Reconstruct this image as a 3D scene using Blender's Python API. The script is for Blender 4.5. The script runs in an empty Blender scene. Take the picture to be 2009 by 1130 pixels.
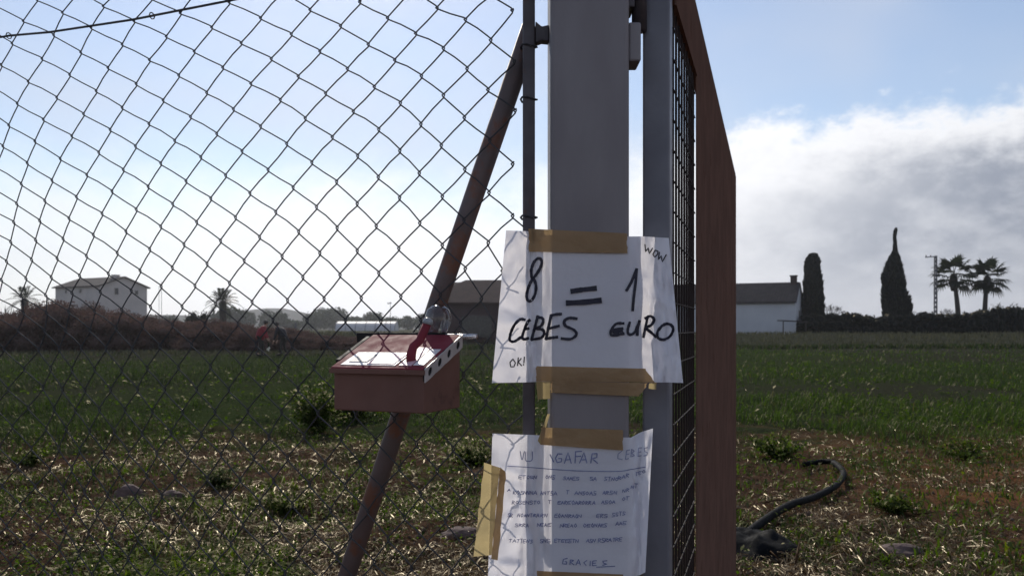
import bpy, bmesh, math, random
import numpy as np
from mathutils import Vector, Matrix

# ------------------------------------------------------------------ camera, sky, sun, exposure
scene = bpy.context.scene
EYE = 1.30            # lens height above the field
FPX = 1740.0          # focal length in photograph pixels (frame 2009 x 1130)
CX, HY = 1004.5, 645.0
SUN_AZ, SUN_EL = math.radians(-11.5), math.radians(33.0)     # sun ahead, a little to the left, above the frame

cam_data = bpy.data.cameras.new('camera')
cam = bpy.data.objects.new('camera', cam_data)
scene.collection.objects.link(cam)
cam.location = (0, 0, EYE)
cam.rotation_euler = (math.pi / 2, 0, 0)
cam_data.sensor_width = 36.0
cam_data.lens = 36.0 * FPX / 2009.0
cam_data.shift_y = (HY - 565.0) / 2009.0
cam_data.clip_start = 0.05
cam_data.clip_end = 8000
cam_data.dof.use_dof = True
cam_data.dof.focus_distance = 1.34
cam_data.dof.aperture_fstop = 16.0
scene.camera = cam

world = bpy.data.worlds.new('World')
scene.world = world
world.use_nodes = True


class NT:
    """small helper for building node trees"""
    def __init__(self, tree):
        self.t = tree
        tree.nodes.clear()
    def n(self, kind, **kw):
        nd = self.t.nodes.new(kind)
        for k, v in kw.items():
            setattr(nd, k, v)
        return nd
    def put(self, sock, val):
        if isinstance(val, bpy.types.NodeSocket):
            self.t.links.new(val, sock)
        elif val is not None:
            sock.default_value = val
    def math(self, op, a, b=None, c=None, clamp=False):
        nd = self.n('ShaderNodeMath', operation=op, use_clamp=clamp)
        self.put(nd.inputs[0], a)
        self.put(nd.inputs[1], b)
        self.put(nd.inputs[2], c)
        return nd.outputs[0]
    def smooth(self, x, a, b, lo=0.0, hi=1.0):
        nd = self.n('ShaderNodeMapRange', interpolation_type='SMOOTHSTEP')
        self.put(nd.inputs[0], x)
        for i, q in enumerate((a, b, lo, hi)):
            self.put(nd.inputs[i + 1], q)
        return nd.outputs[0]
    def mix(self, f, a, b, blend='MIX'):
        nd = self.n('ShaderNodeMix', data_type='RGBA', blend_type=blend)
        self.put(nd.inputs[0], f)
        self.put(nd.inputs[6], a)
        self.put(nd.inputs[7], b)
        return nd.outputs[2]
    def noise(self, vec, scale, detail=4, rough=0.55, dist=0.0):
        nd = self.n('ShaderNodeTexNoise')
        self.put(nd.inputs['Vector'], vec)
        nd.inputs['Scale'].default_value = scale
        nd.inputs['Detail'].default_value = detail
        nd.inputs['Roughness'].default_value = rough
        nd.inputs['Distortion'].default_value = dist
        return nd.outputs[0]


def rgb(r, g, b):
    return (r, g, b, 1.0)


# --- sky: Nishita with a bank of cumulus along the horizon
w = NT(world.node_tree)
SKY_STRENGTH = 0.115
out = w.n('ShaderNodeOutputWorld')
bg = w.n('ShaderNodeBackground')
bg.inputs['Strength'].default_value = SKY_STRENGTH
w.put(out.inputs[0], bg.outputs[0])
sky = w.n('ShaderNodeTexSky', sky_type='NISHITA')
sky.sun_disc = False
sky.sun_elevation = SUN_EL
sky.sun_rotation = SUN_AZ
sky.air_density = 1.0
sky.dust_density = 0.15
sky.ozone_density = 1.6
tc = w.n('ShaderNodeTexCoord')
dirv = tc.outputs['Generated']
sep = w.n('ShaderNodeSeparateXYZ')
w.put(sep.inputs[0], dirv)
DX, DY, DZ = sep.outputs
az = w.math('MULTIPLY', w.math('ARCTAN2', DX, DY), 180 / math.pi)
el = w.math('MULTIPLY', w.math('ARCSINE', DZ), 180 / math.pi)
sv = w.n('ShaderNodeVectorMath', operation='DOT_PRODUCT')
w.put(sv.inputs[0], dirv)
sv.inputs[1].default_value = (math.sin(SUN_AZ) * math.cos(SUN_EL), math.cos(SUN_AZ) * math.cos(SUN_EL), math.sin(SUN_EL))
ang = w.math('MULTIPLY', w.math('ARCCOSINE', sv.outputs['Value']), 180 / math.pi)
stretch = w.n('ShaderNodeMapping')
stretch.inputs['Scale'].default_value = (1, 1, 1.7)
stretch.inputs['Location'].default_value = (0.37, 0.9, 0.21)
w.put(stretch.inputs[0], dirv)
big = w.noise(stretch.outputs[0], 4.5, 2, 0.5)
mid = w.noise(stretch.outputs[0], 11.0, 6, 0.58)
fine = w.noise(stretch.outputs[0], 26.0, 6, 0.6)
bump = w.math('ADD', w.math('MULTIPLY', w.math('SUBTRACT', mid, 0.5), 6.0), w.math('MULTIPLY', w.math('SUBTRACT', fine, 0.5), 4.0))
edge = w.math('ADD', w.smooth(az, -2.0, 22.0, 9.0, 12.9), bump)
depth = w.math('SUBTRACT', edge, el)                       # degrees below the top of the bank
soft = w.smooth(az, 0.0, 16.0, 4.5, 1.3)
cover = w.smooth(depth, w.math('MULTIPLY', soft, -0.6), soft)
cover = w.math('MULTIPLY', cover, w.smooth(az, -26.0, -13.0, 0.75, 1.0))
# wisps of thin veil higher up
veil = w.math('MULTIPLY', w.smooth(big, 0.36, 0.75, 0.22, 0.62), w.smooth(el, 10.0, 40.0, 1.0, 0.6))
# cloud colour (in units that SKY_STRENGTH scales): white tops, grey bellies, silver near the sun
belly = w.math('MULTIPLY', w.smooth(depth, 0.6, 4.6), w.smooth(el, 0.5, 5.5, 0.5, 1.0))
belly = w.math('MULTIPLY', belly, w.smooth(mid, 0.30, 0.62, 0.55, 1.0))
glow = w.smooth(ang, 62.0, 24.0)
belly = w.math('MULTIPLY', belly, w.math('SUBTRACT', 1.0, w.math('MULTIPLY', w.smooth(ang, 46.0, 30.0), 0.85)))
belly = w.math('MULTIPLY', belly, w.smooth(ang, 120.0, 75.0))     # bellies only where the bank is lit from behind
ccol = w.mix(belly, rgb(6.6, 6.7, 6.95), rgb(2.2, 2.45, 3.0))
ccol = w.mix(w.math('MULTIPLY', glow, 0.9), ccol, rgb(1.25, 1.24, 1.23), 'MULTIPLY')
skyc = w.mix(1.0, sky.outputs[0], rgb(0.86, 0.85, 0.87), 'MULTIPLY')
c1 = w.mix(veil, skyc, rgb(5.2, 5.45, 6.1))
c2 = w.mix(cover, c1, ccol)
w.put(bg.inputs[0], c2)

sun_data = bpy.data.lights.new('sun', 'SUN')
sun_data.energy = 3.1
sun_data.angle = math.radians(0.55)
sun_data.color = (1.0, 0.93, 0.82)
sun = bpy.data.objects.new('sun', sun_data)
scene.collection.objects.link(sun)
sdir = Vector((math.sin(SUN_AZ) * math.cos(SUN_EL), math.cos(SUN_AZ) * math.cos(SUN_EL), math.sin(SUN_EL)))
sun.rotation_euler = sdir.to_track_quat('Z', 'Y').to_euler()
sun.location = (-20, 90, 60)

scene.view_settings.view_transform = 'Standard'
scene.view_settings.look = 'None'
scene.view_settings.exposure = 0.18
scene.view_settings.gamma = 1.0
scene.view_settings.use_curve_mapping = False
scene.render.engine = 'CYCLES'
scene.cycles.max_bounces = 8
scene.cycles.transparent_max_bounces = 24
scene.cycles.volume_bounces = 0
scene.cycles.use_denoising = True

RNG = random.Random(7)
NR = np.random.default_rng(11)
C = scene.collection


# ------------------------------------------------------------------ helpers
def P(px, py, d):
    """the point at distance d whose direction is that of a photograph pixel (used to survey the place)"""
    return Vector(((px - CX) / FPX * d, d, EYE + (HY - py) / FPX * d))


def tag(o, label=None, cat=None, group=None, kind=None):
    if label: o['label'] = label
    if cat: o['category'] = cat
    if group: o['group'] = group
    if kind: o['kind'] = kind
    return o


def empty(name, loc=(0, 0, 0), rz=0.0):
    o = bpy.data.objects.new(name, None)
    o.empty_display_size = 0.1
    o.location = loc
    o.rotation_euler = (0, 0, rz)
    C.objects.link(o)
    return o


class MB:
    """collects shapes into one mesh"""
    def __init__(self):
        self.v, self.f, self.m = [], [], []
    def add(self, vs, fs, mi=0):
        k = len(self.v)
        self.v += [tuple(p) for p in vs]
        self.f += [tuple(i + k for i in q) for q in fs]
        self.m += [mi] * len(fs)
        return self
    def box(self, c, s, rot=None, mi=0):
        x, y, z = (q / 2 for q in s)
        vs = [Vector((a * x, b * y, d * z)) for a in (-1, 1) for b in (-1, 1) for d in (-1, 1)]
        if rot is not None:
            vs = [rot @ q for q in vs]
        c = Vector(c)
        fs = [(0, 1, 3, 2), (4, 6, 7, 5), (0, 4, 5, 1), (2, 3, 7, 6), (0, 2, 6, 4), (1, 5, 7, 3)]
        return self.add([q + c for q in vs], fs, mi)
    def beam(self, a, b, wx, wy, up=(0, 0, 1), mi=0):
        a, b = Vector(a), Vector(b)
        d = (b - a).normalized()
        u = Vector(up)
        s = d.cross(u)
        if s.length < 1e-4:
            s = Vector((1, 0, 0))
        s.normalize()
        t = s.cross(d).normalized()
        vs = [p + s * (i * wx / 2) + t * (j * wy / 2) for p in (a, b) for i, j in ((-1, -1), (1, -1), (1, 1), (-1, 1))]
        fs = [(3, 2, 1, 0), (4, 5, 6, 7)] + [(i, (i + 1) % 4, 4 + (i + 1) % 4, 4 + i) for i in range(4)]
        return self.add(vs, fs, mi)
    def tube(self, pts, r, n=8, cap=True, mi=0):
        pts = [Vector(p) for p in pts]
        rs = r if isinstance(r, (list, tuple)) else [r] * len(pts)
        vs, fs = [], []
        ref = None
        for i, p in enumerate(pts):
            d = (pts[min(i + 1, len(pts) - 1)] - pts[max(i - 1, 0)])
            d = d.normalized() if d.length > 1e-9 else Vector((0, 0, 1))
            if ref is None:
                ref = Vector((0, 1, 0)) if abs(d.y) < 0.9 else Vector((1, 0, 0))
            s = d.cross(ref)
            if s.length < 1e-5:
                s = d.orthogonal()
            s.normalize()
            t = s.cross(d).normalized()
            ref = t.cross(d) if False else ref
            for k in range(n):
                a = 2 * math.pi * k / n
                vs.append(p + (s * math.cos(a) + t * math.sin(a)) * rs[i])
        for i in range(len(pts) - 1):
            for k in range(n):
                fs.append((i * n + k, i * n + (k + 1) % n, (i + 1) * n + (k + 1) % n, (i + 1) * n + k))
        if cap:
            fs.append(tuple(range(n))[::-1])
            fs.append(tuple((len(pts) - 1) * n + k for k in range(n)))
        return self.add(vs, fs, mi)
    def prism(self, poly, d0, d1, mp, mi=0):
        """polygon (2D) extruded between depths; mp(u, v, d) -> point"""
        n = len(poly)
        vs = [mp(u, v, d0) for u, v in poly] + [mp(u, v, d1) for u, v in poly]
        fs = [tuple(range(n))[::-1], tuple(range(n, 2 * n))] + [(i, (i + 1) % n, n + (i + 1) % n, n + i) for i in range(n)]
        return self.add(vs, fs, mi)
    def build(self, name, mat, parent=None, smooth=False, bevel=0.0, loc=None):
        me = bpy.data.meshes.new(name)
        me.from_pydata(self.v, [], self.f)
        mats = mat if isinstance(mat, (list, tuple)) else [mat]
        for q in mats:
            me.materials.append(q)
        if len(mats) > 1:
            me.polygons.foreach_set('material_index', self.m)
        bm = bmesh.new()
        bm.from_mesh(me)
        bmesh.ops.recalc_face_normals(bm, faces=bm.faces)
        bm.to_mesh(me)
        bm.free()
        if smooth:
            me.polygons.foreach_set('use_smooth', [True] * len(me.polygons))
        me.update()
        o = bpy.data.objects.new(name, me)
        C.objects.link(o)
        if loc is not None:
            o.location = loc
        if parent:
            o.parent = parent
        if bevel:
            b = o.modifiers.new('bevel', 'BEVEL')
            b.width = bevel
            b.segments = 2
            b.limit_method = 'ANGLE'
            b.angle_limit = math.radians(40)
        return o


def np_mesh(name, verts, faces, mat, parent=None, attr=None, smooth=False):
    """verts (n,3), faces (m,k) arrays; attr: {name: per-vertex floats}"""
    me = bpy.data.meshes.new(name)
    k = faces.shape[1]
    me.vertices.add(len(verts))
    me.vertices.foreach_set('co', verts.astype(np.float32).ravel())
    me.loops.add(faces.size)
    me.loops.foreach_set('vertex_index', faces.astype(np.int32).ravel())
    me.polygons.add(len(faces))
    me.polygons.foreach_set('loop_start', np.arange(0, faces.size, k, dtype=np.int32))
    me.polygons.foreach_set('loop_total', np.full(len(faces), k, dtype=np.int32))
    if smooth:
        me.polygons.foreach_set('use_smooth', np.ones(len(faces), dtype=bool))
    me.update(calc_edges=True)
    if attr:
        for nm, arr in attr.items():
            at = me.attributes.new(nm, 'FLOAT', 'POINT')
            at.data.foreach_set('value', arr.astype(np.float32))
    for q in (mat if isinstance(mat, (list, tuple)) else [mat]):
        me.materials.append(q)
    o = bpy.data.objects.new(name, me)
    C.objects.link(o)
    if parent:
        o.parent = parent
    return o


def copy_tree(o, parent=None):
    c = o.copy()
    C.objects.link(c)
    if parent:
        c.parent = parent
    for ch in list(o.children):
        copy_tree(ch, c)
    return c


def vnoise(x, y, seed=0):
    """value noise, vectorised"""
    xi, yi = np.floor(x).astype(np.int64), np.floor(y).astype(np.int64)
    fx, fy = x - xi, y - yi
    fx, fy = fx * fx * (3 - 2 * fx), fy * fy * (3 - 2 * fy)
    def h(i, j):
        q = (i * 374761393 + j * 668265263 + seed * 974634721) & 0xFFFFFFFF
        q = ((q ^ (q >> 13)) * 1274126177) & 0xFFFFFFFF
        q = q ^ (q >> 16)
        return (q & 0xFFFF) / 65535.0
    return (h(xi, yi) * (1 - fx) + h(xi + 1, yi) * fx) * (1 - fy) + (h(xi, yi + 1) * (1 - fx) + h(xi + 1, yi + 1) * fx) * fy


def fbm(x, y, seed=0, oct=4):
    s, a, t = 0.0, 1.0, 0.0
    for k in range(oct):
        s = s + a * vnoise(x * 2 ** k, y * 2 ** k, seed + k * 17)
        t += a
        a *= 0.5
    return s / t


# ------------------------------------------------------------------ materials
def surf(name, c1, c2, scale=8.0, rough=0.6, metal=0.0, bump=0.0, bscale=40.0, c3=None, spots=0.6, spec=0.5, vscale=(1, 1, 1)):
    """Principled with two noise-mixed colours, optional third colour in spots, fine bump"""
    m = bpy.data.materials.new(name)
    m.use_nodes = True
    t = NT(m.node_tree)
    o = t.n('ShaderNodeOutputMaterial')
    b = t.n('ShaderNodeBsdfPrincipled') if spec > 0 else t.n('ShaderNodeBsdfDiffuse')     # spec=0: fully matt
    t.put(o.inputs[0], b.outputs[0])
    co = t.n('ShaderNodeTexCoord').outputs['Object']
    mp = t.n('ShaderNodeMapping')
    mp.inputs['Scale'].default_value = vscale
    t.put(mp.inputs[0], co)
    v = mp.outputs[0]
    col = t.mix(t.smooth(t.noise(v, scale, 5, 0.6), 0.3, 0.7), rgb(*c1), rgb(*c2))
    if c3:
        col = t.mix(t.smooth(t.noise(v, scale * 2.3, 6, 0.65), spots, spots + 0.12), col, rgb(*c3))
    t.put(b.inputs[0], col)
    if spec > 0:
        b.inputs['Metallic'].default_value = metal
        b.inputs['Specular IOR Level'].default_value = spec
        t.put(b.inputs['Roughness'], t.smooth(t.noise(v, scale * 3, 3), 0.2, 0.8, max(0.05, rough - 0.1), min(1, rough + 0.1)))
    if bump:
        bp = t.n('ShaderNodeBump')
        bp.inputs['Strength'].default_value = bump
        bp.inputs['Distance'].default_value = 0.01
        t.put(bp.inputs['Height'], t.noise(v, bscale, 5, 0.6))
        t.put(b.inputs['Normal'], bp.outputs[0])
    return m


def thin(name, c1, c2, trans, mixf, scale=20.0, rough=0.5, gloss=0.05, attr=False, bump=0.0, c3=None):
    """thin sheets (paper, tape, leaves): diffuse + translucent + a little gloss; attr picks the tint per blade"""
    m = bpy.data.materials.new(name)
    m.use_nodes = True
    t = NT(m.node_tree)
    o = t.n('ShaderNodeOutputMaterial')
    co = t.n('ShaderNodeTexCoord').outputs['Object']
    if attr:
        at = t.n('ShaderNodeAttribute', attribute_name='tint')
        r = t.n('ShaderNodeValToRGB')
        cr = r.color_ramp
        cols = [c1, c2] + (c3 or [])
        cr.elements[0].color = rgb(*cols[0])
        cr.elements[1].color = rgb(*cols[-1])
        for i, q in enumerate(cols[1:-1]):
            e = cr.elements.new((i + 1) / (len(cols) - 1))
            e.color = rgb(*q)
        t.put(r.inputs[0], at.outputs['Fac'])
        col = r.outputs[0]
    else:
        col = t.mix(t.smooth(t.noise(co, scale, 4), 0.3, 0.7), rgb(*c1), rgb(*c2))
    d = t.n('ShaderNodeBsdfDiffuse')
    t.put(d.inputs[0], col)
    tr = t.n('ShaderNodeBsdfTranslucent')
    t.put(tr.inputs[0], t.mix(1.0, col, rgb(*trans), 'MULTIPLY') if attr else rgb(*trans))
    mx = t.n('ShaderNodeMixShader')
    mx.inputs[0].default_value = mixf
    t.put(mx.inputs[1], d.outputs[0])
    t.put(mx.inputs[2], tr.outputs[0])
    g = t.n('ShaderNodeBsdfGlossy')
    g.inputs['Roughness'].default_value = rough
    g.inputs['Color'].default_value = rgb(0.95, 0.86, 0.68) if attr else rgb(0.9, 0.9, 0.9)
    m2 = t.n('ShaderNodeMixShader')
    lw = t.n('ShaderNodeFresnel')
    lw.inputs[0].default_value = 1.4
    t.put(m2.inputs[0], t.math('MULTIPLY', lw.outputs[0], gloss * 3, clamp=True) if gloss else 0.0)
    t.put(m2.inputs[1], mx.outputs[0])
    t.put(m2.inputs[2], g.outputs[0])
    if bump:
        bp = t.n('ShaderNodeBump')
        bp.inputs['Strength'].default_value = bump
        bp.inputs['Distance'].default_value = 0.004
        t.put(bp.inputs['Height'], t.noise(co, 38.0, 5, 0.6))
        for q in (d, tr, g):
            t.put(q.inputs['Normal'], bp.outputs[0])
    t.put(o.inputs[0], m2.outputs[0])
    return m


M = {}
M['galv'] = surf('galvanised_steel', (0.205, 0.187, 0.197), (0.17, 0.153, 0.163), 7, 0.5, 0.1, 0.08, 70, c3=(0.15, 0.125, 0.115), spots=0.66, vscale=(1, 1, 0.35))
M['galv_dark'] = surf('weathered_steel', (0.085, 0.075, 0.085), (0.06, 0.05, 0.055), 14, 0.5, 0.3, 0.1, 80, c3=(0.10, 0.05, 0.035), spots=0.6)
M['brace'] = surf('rusty_tube', (0.15, 0.10, 0.092), (0.105, 0.085, 0.082), 10, 0.6, 0.1, 0.12, 90, c3=(0.17, 0.075, 0.048), spots=0.5)
M['stile'] = surf('grey_tube', (0.18, 0.18, 0.205), (0.14, 0.14, 0.165), 10, 0.5, 0.1, 0.05, 70)
M['rail'] = surf('bright_tube', (0.34, 0.36, 0.40), (0.26, 0.28, 0.31), 12, 0.4, 0.4, 0.03, 60)
M['gate_brown'] = surf('brown_sheet', (0.165, 0.098, 0.076), (0.128, 0.078, 0.062), 7, 0.95, 0.0, 0.1, 50, c3=(0.12, 0.068, 0.052), spots=0.56, spec=0)
M['gate_wire'] = surf('gate_wire', (0.030, 0.020, 0.018), (0.024, 0.017, 0.016), 20, 0.8, 0.0, spec=0.2)
M['wire'] = surf('fence_wire', (0.075, 0.075, 0.080), (0.055, 0.055, 0.060), 30, 0.8, 0.0, c3=(0.075, 0.052, 0.040), spots=0.62, spec=0.08)
M['paper'] = thin('paper', (0.90, 0.90, 0.97), (0.85, 0.85, 0.93), (0.95, 0.92, 0.95), 0.40, 9, 0.6, 0.0, bump=0.4)
M['tape'] = thin('parcel_tape', (0.36, 0.24, 0.135), (0.30, 0.20, 0.115), (0.62, 0.42, 0.20), 0.25, 14, 0.3, 0.12, bump=0.6)
M['tape_lit'] = thin('sunlit_tape', (0.50, 0.36, 0.17), (0.44, 0.32, 0.15), (0.62, 0.50, 0.26), 0.42, 14, 0.3, 0.08, bump=0.5)  # same parcel tape where sun comes through, put into a lighter colour
M['ink'] = surf('marker_ink', (0.008, 0.008, 0.022), (0.012, 0.012, 0.03), 60, 0.6)
M['blue_ink'] = surf('blue_ink', (0.07, 0.09, 0.25), (0.20, 0.23, 0.42), 110, 0.6)
M['faint_ink'] = surf('faint_ink', (0.24, 0.26, 0.40), (0.33, 0.35, 0.48), 90, 0.6)
M['red_paint'] = surf('red_paint', (0.21, 0.030, 0.045), (0.17, 0.026, 0.038), 16, 0.75, 0.0, 0.03, 60, spec=0.2)
M['red_shaded'] = surf('shaded_red_paint', (0.17, 0.078, 0.058), (0.14, 0.066, 0.05), 9, 0.75, 0.0, 0.08, 50, c3=(0.09, 0.045, 0.035))  # the box's red with shade on the front put into a browner colour
M['dark_metal'] = surf('dark_metal', (0.018, 0.016, 0.017), (0.026, 0.023, 0.024), 20, 0.7, 0.0, spec=0.15)
M['label'] = surf('white_label', (0.72, 0.68, 0.70), (0.66, 0.62, 0.64), 40, 0.5)
M['label_pink'] = surf('pink_label', (0.66, 0.42, 0.47), (0.60, 0.38, 0.43), 30, 0.5)
M['label_grey'] = surf('label_print', (0.16, 0.16, 0.17), (0.36, 0.35, 0.36), 160, 0.5)
M['plate'] = surf('perforated_plate', (0.50, 0.46, 0.45), (0.42, 0.39, 0.39), 30, 0.45, 0.2)
M['bar_glint'] = surf('glinting_bar', (0.6, 0.6, 0.62), (0.5, 0.5, 0.52), 30, 0.25, 0.8)  # sun glint on the box's bar, put into a brighter steel
M['cap'] = surf('grey_cap', (0.30, 0.31, 0.33), (0.24, 0.25, 0.27), 30, 0.3)
M['black_plastic'] = surf('black_plastic', (0.006, 0.006, 0.0065), (0.010, 0.010, 0.011), 12, 0.75, 0.0, 0.3, 30, spec=0.05)

gm = bpy.data.materials.new('clear_plastic')
gm.use_nodes = True
_t = NT(gm.node_tree)
_o = _t.n('ShaderNodeOutputMaterial')
_g = _t.n('ShaderNodeBsdfGlossy')
_g.inputs['Roughness'].default_value = 0.08
_tr = _t.n('ShaderNodeBsdfTransparent')
_tr.inputs[0].default_value = rgb(0.86, 0.87, 0.88)
_lw = _t.n('ShaderNodeLayerWeight')
_lw.inputs[0].default_value = 0.35
_mx = _t.n('ShaderNodeMixShader')
_t.put(_mx.inputs[0], _t.math('ADD', _t.math('MULTIPLY', _lw.outputs['Facing'], 0.4), 0.04))
_t.put(_mx.inputs[1], _tr.outputs[0])
_t.put(_mx.inputs[2], _g.outputs[0])
_t.put(_o.inputs[0], _mx.outputs[0])
M['clear'] = gm

M['plaster_left'] = surf('grey_plaster', (0.50, 0.45, 0.43), (0.43, 0.39, 0.38), 0.6, 0.9, 0.0, 0.1, 8, c3=(0.2, 0.18, 0.17), spots=0.66)
M['plaster_right'] = surf('white_plaster', (0.50, 0.51, 0.54), (0.44, 0.45, 0.48), 0.5, 0.9, 0.0, 0.1, 8, c3=(0.38, 0.39, 0.41), spots=0.66)
M['roof_grey'] = surf('grey_tiles', (0.065, 0.056, 0.055), (0.048, 0.042, 0.042), 1.5, 0.95, 0.0, 0.2, 10, spec=0.1)
M['roof_brown'] = surf('brown_tiles', (0.075, 0.05, 0.046), (0.056, 0.04, 0.038), 1.5, 0.95, 0.0, 0.2, 10, spec=0.1)
M['barn_wall'] = surf('maroon_wall', (0.055, 0.03, 0.034), (0.042, 0.026, 0.03), 0.8, 0.85, 0.0, 0.1, 10)
M['window_dark'] = surf('dark_window', (0.02, 0.02, 0.022), (0.03, 0.03, 0.032), 3, 0.25)
M['pale_panel'] = surf('pale_panel', (0.45, 0.44, 0.46), (0.38, 0.37, 0.39), 2, 0.6)
M['concrete'] = surf('pole_concrete', (0.10, 0.10, 0.11), (0.075, 0.075, 0.085), 3, 0.85)
M['bark'] = surf('bark', (0.045, 0.036, 0.03), (0.03, 0.025, 0.022), 6, 0.9, 0.0, 0.3, 20)
M['leaf_cypress'] = thin('cypress_leaves', (0.008, 0.012, 0.009), (0.014, 0.020, 0.012), (0.5, 0.6, 0.3), 0.12, attr=True, gloss=0.01)
M['leaf_palm'] = thin('palm_leaves', (0.014, 0.020, 0.012), (0.026, 0.034, 0.018), (0.9, 1.0, 0.5), 0.25, attr=True, gloss=0.01, rough=0.4)
M['leaf_hedge'] = thin('hedge_leaves', (0.010, 0.013, 0.011), (0.018, 0.022, 0.014), (0.6, 0.7, 0.4), 0.2, attr=True, gloss=0.01)
M['leaf_brown'] = thin('thicket_twigs', (0.095, 0.066, 0.064), (0.135, 0.090, 0.078), (0.9, 0.75, 0.7), 0.35, attr=True, gloss=0.0, c3=[(0.05, 0.05, 0.04)])
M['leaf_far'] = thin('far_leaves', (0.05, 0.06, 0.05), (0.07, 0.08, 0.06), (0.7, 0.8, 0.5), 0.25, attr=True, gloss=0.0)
M['grass'] = thin('crop_blades', (0.024, 0.033, 0.017), (0.042, 0.066, 0.022), (1.12, 1.25, 0.55), 0.40, attr=True, gloss=0.006, rough=0.5, c3=[(0.056, 0.092, 0.020), (0.10, 0.085, 0.04)])
M['weed'] = thin('weed_leaves', (0.026, 0.042, 0.010), (0.052, 0.078, 0.015), (1.5, 1.8, 0.4), 0.45, attr=True, gloss=0.006, rough=0.45, c3=[(0.11, 0.115, 0.024)])
M['straw'] = thin('dry_straw', (0.055, 0.030, 0.017), (0.105, 0.064, 0.034), (1.0, 0.92, 0.7), 0.32, attr=True, gloss=0.02, rough=0.36, c3=[(0.19, 0.13, 0.068), (0.45, 0.35, 0.21)])
M['pale_grass'] = thin('pale_dry_grass', (0.070, 0.072, 0.050), (0.105, 0.102, 0.072), (1.0, 1.0, 0.7), 0.25, attr=True, gloss=0.0, c3=[(0.034, 0.042, 0.024)])
M['stone'] = surf('pinkish_clod', (0.13, 0.082, 0.072), (0.095, 0.062, 0.055), 14, 0.95, 0.0, 0.5, 50)
M['red_cloth'] = surf('red_jacket', (0.24, 0.022, 0.034), (0.19, 0.018, 0.028), 12, 0.85, 0.0, 0.2, 30)
M['dark_cloth'] = surf('dark_clothes', (0.022, 0.02, 0.025), (0.03, 0.027, 0.032), 12, 0.9)
M['trousers'] = surf('dark_trousers', (0.03, 0.026, 0.024), (0.022, 0.02, 0.018), 12, 0.9)
M['skin'] = surf('skin', (0.34, 0.20, 0.15), (0.30, 0.17, 0.125), 20, 0.55)
M['hair'] = surf('hair', (0.018, 0.014, 0.012), (0.028, 0.022, 0.018), 30, 0.6)
M['onion'] = surf('onion_white', (0.62, 0.60, 0.52), (0.55, 0.52, 0.44), 30, 0.4)

# ------------------------------------------------------------------ the ground
def bank(y):
    s = np.clip((y - 50.0) / 38.0, 0, 1)
    return 0.78 * s * s * (3 - 2 * s)


def height(x, y):
    x = np.asarray(x, float); y = np.asarray(y, float)
    d = np.sqrt(x * x + y * y)
    near = np.clip(1.25 - d / 45.0, 0.0, 1.0)
    h = (fbm(x * 1.3, y * 1.3, 3, 4) - 0.5) * 0.16 * near + (fbm(x * 5, y * 5, 9, 3) - 0.5) * 0.07 * np.clip(1.2 - d / 16.0, 0, 1)
    h = h + (fbm(x * 0.12, y * 0.12, 5, 2) - 0.5) * 0.18 * np.clip(d / 30, 0, 1)
    return h + bank(y) + 0.0


def gz(x, y):
    return float(height(np.array([x]), np.array([y]))[0])


ys = np.concatenate([-np.geomspace(300, 1.0, 18), np.arange(0, 3.2, 0.5), np.arange(3.2, 13, 0.07), np.geomspace(13, 2500, 130)])
u = np.linspace(-1, 1, 261)
xs_unit = np.sign(u) * (np.abs(u) * 0.25 + np.abs(u) ** 6 * 0.75)
xs = np.concatenate([-np.geomspace(11.5, 1500, 36)[::-1], np.arange(-11, 11.01, 0.085), np.geomspace(11.5, 1500, 36)])
GX, GY = np.meshgrid(xs, ys)
GZ = height(GX, GY)
vv = np.stack([GX.ravel(), GY.ravel(), GZ.ravel()], 1)
ny, nx = GX.shape
idx = np.arange(ny * nx).reshape(ny, nx)
ff = np.stack([idx[:-1, :-1].ravel(), idx[:-1, 1:].ravel(), idx[1:, 1:].ravel(), idx[1:, :-1].ravel()], 1)

gmat = bpy.data.materials.new('field_soil')
gmat.use_nodes = True
t = NT(gmat.node_tree)
o_ = t.n('ShaderNodeOutputMaterial')
b_ = t.n('ShaderNodeBsdfDiffuse')
t.put(o_.inputs[0], b_.outputs[0])
co = t.n('ShaderNodeTexCoord').outputs['Object']
sp = t.n('ShaderNodeSeparateXYZ')
t.put(sp.inputs[0], co)
Yw = sp.outputs[1]
Xw = sp.outputs[0]
n1 = t.noise(co, 0.9, 6, 0.6)
n2 = t.noise(co, 7.0, 6, 0.65)
n3 = t.noise(co, 0.06, 4, 0.55)
soil = t.mix(t.smooth(n2, 0.3, 0.7), rgb(0.040, 0.025, 0.017), rgb(0.095, 0.057, 0.038))
soil = t.mix(t.math('MULTIPLY', t.smooth(Xw, 2.2, 4.0), t.smooth(n1, 0.35, 0.6)), soil, rgb(0.17, 0.080, 0.040))
crop = t.mix(t.smooth(n2, 0.3, 0.7), rgb(0.020, 0.027, 0.011), rgb(0.036, 0.050, 0.018))
crop = t.mix(t.smooth(n3, 0.4, 0.62), crop, rgb(0.032, 0.032, 0.022))
rough_ = t.math('ADD', Yw, t.math('MULTIPLY', t.math('SUBTRACT', n1, 0.5), 16.0))
col = t.mix(t.smooth(rough_, 8.0, 12.5), soil, crop)
edge_ = t.math('ADD', Yw, t.math('MULTIPLY', t.math('SUBTRACT', n3, 0.5), 20.0))
pale = t.mix(t.smooth(n1, 0.35, 0.65), rgb(0.055, 0.054, 0.040), rgb(0.034, 0.038, 0.026))
col = t.mix(t.smooth(edge_, 54.0, 60.0), col, pale)
far = t.mix(t.smooth(t.noise(co, 0.012, 4), 0.4, 0.6), rgb(0.06, 0.065, 0.04), rgb(0.11, 0.10, 0.075))
col = t.mix(t.smooth(edge_, 88.0, 100.0), col, far)
t.put(b_.inputs['Color'], col)
bp = t.n('ShaderNodeBump')
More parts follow.
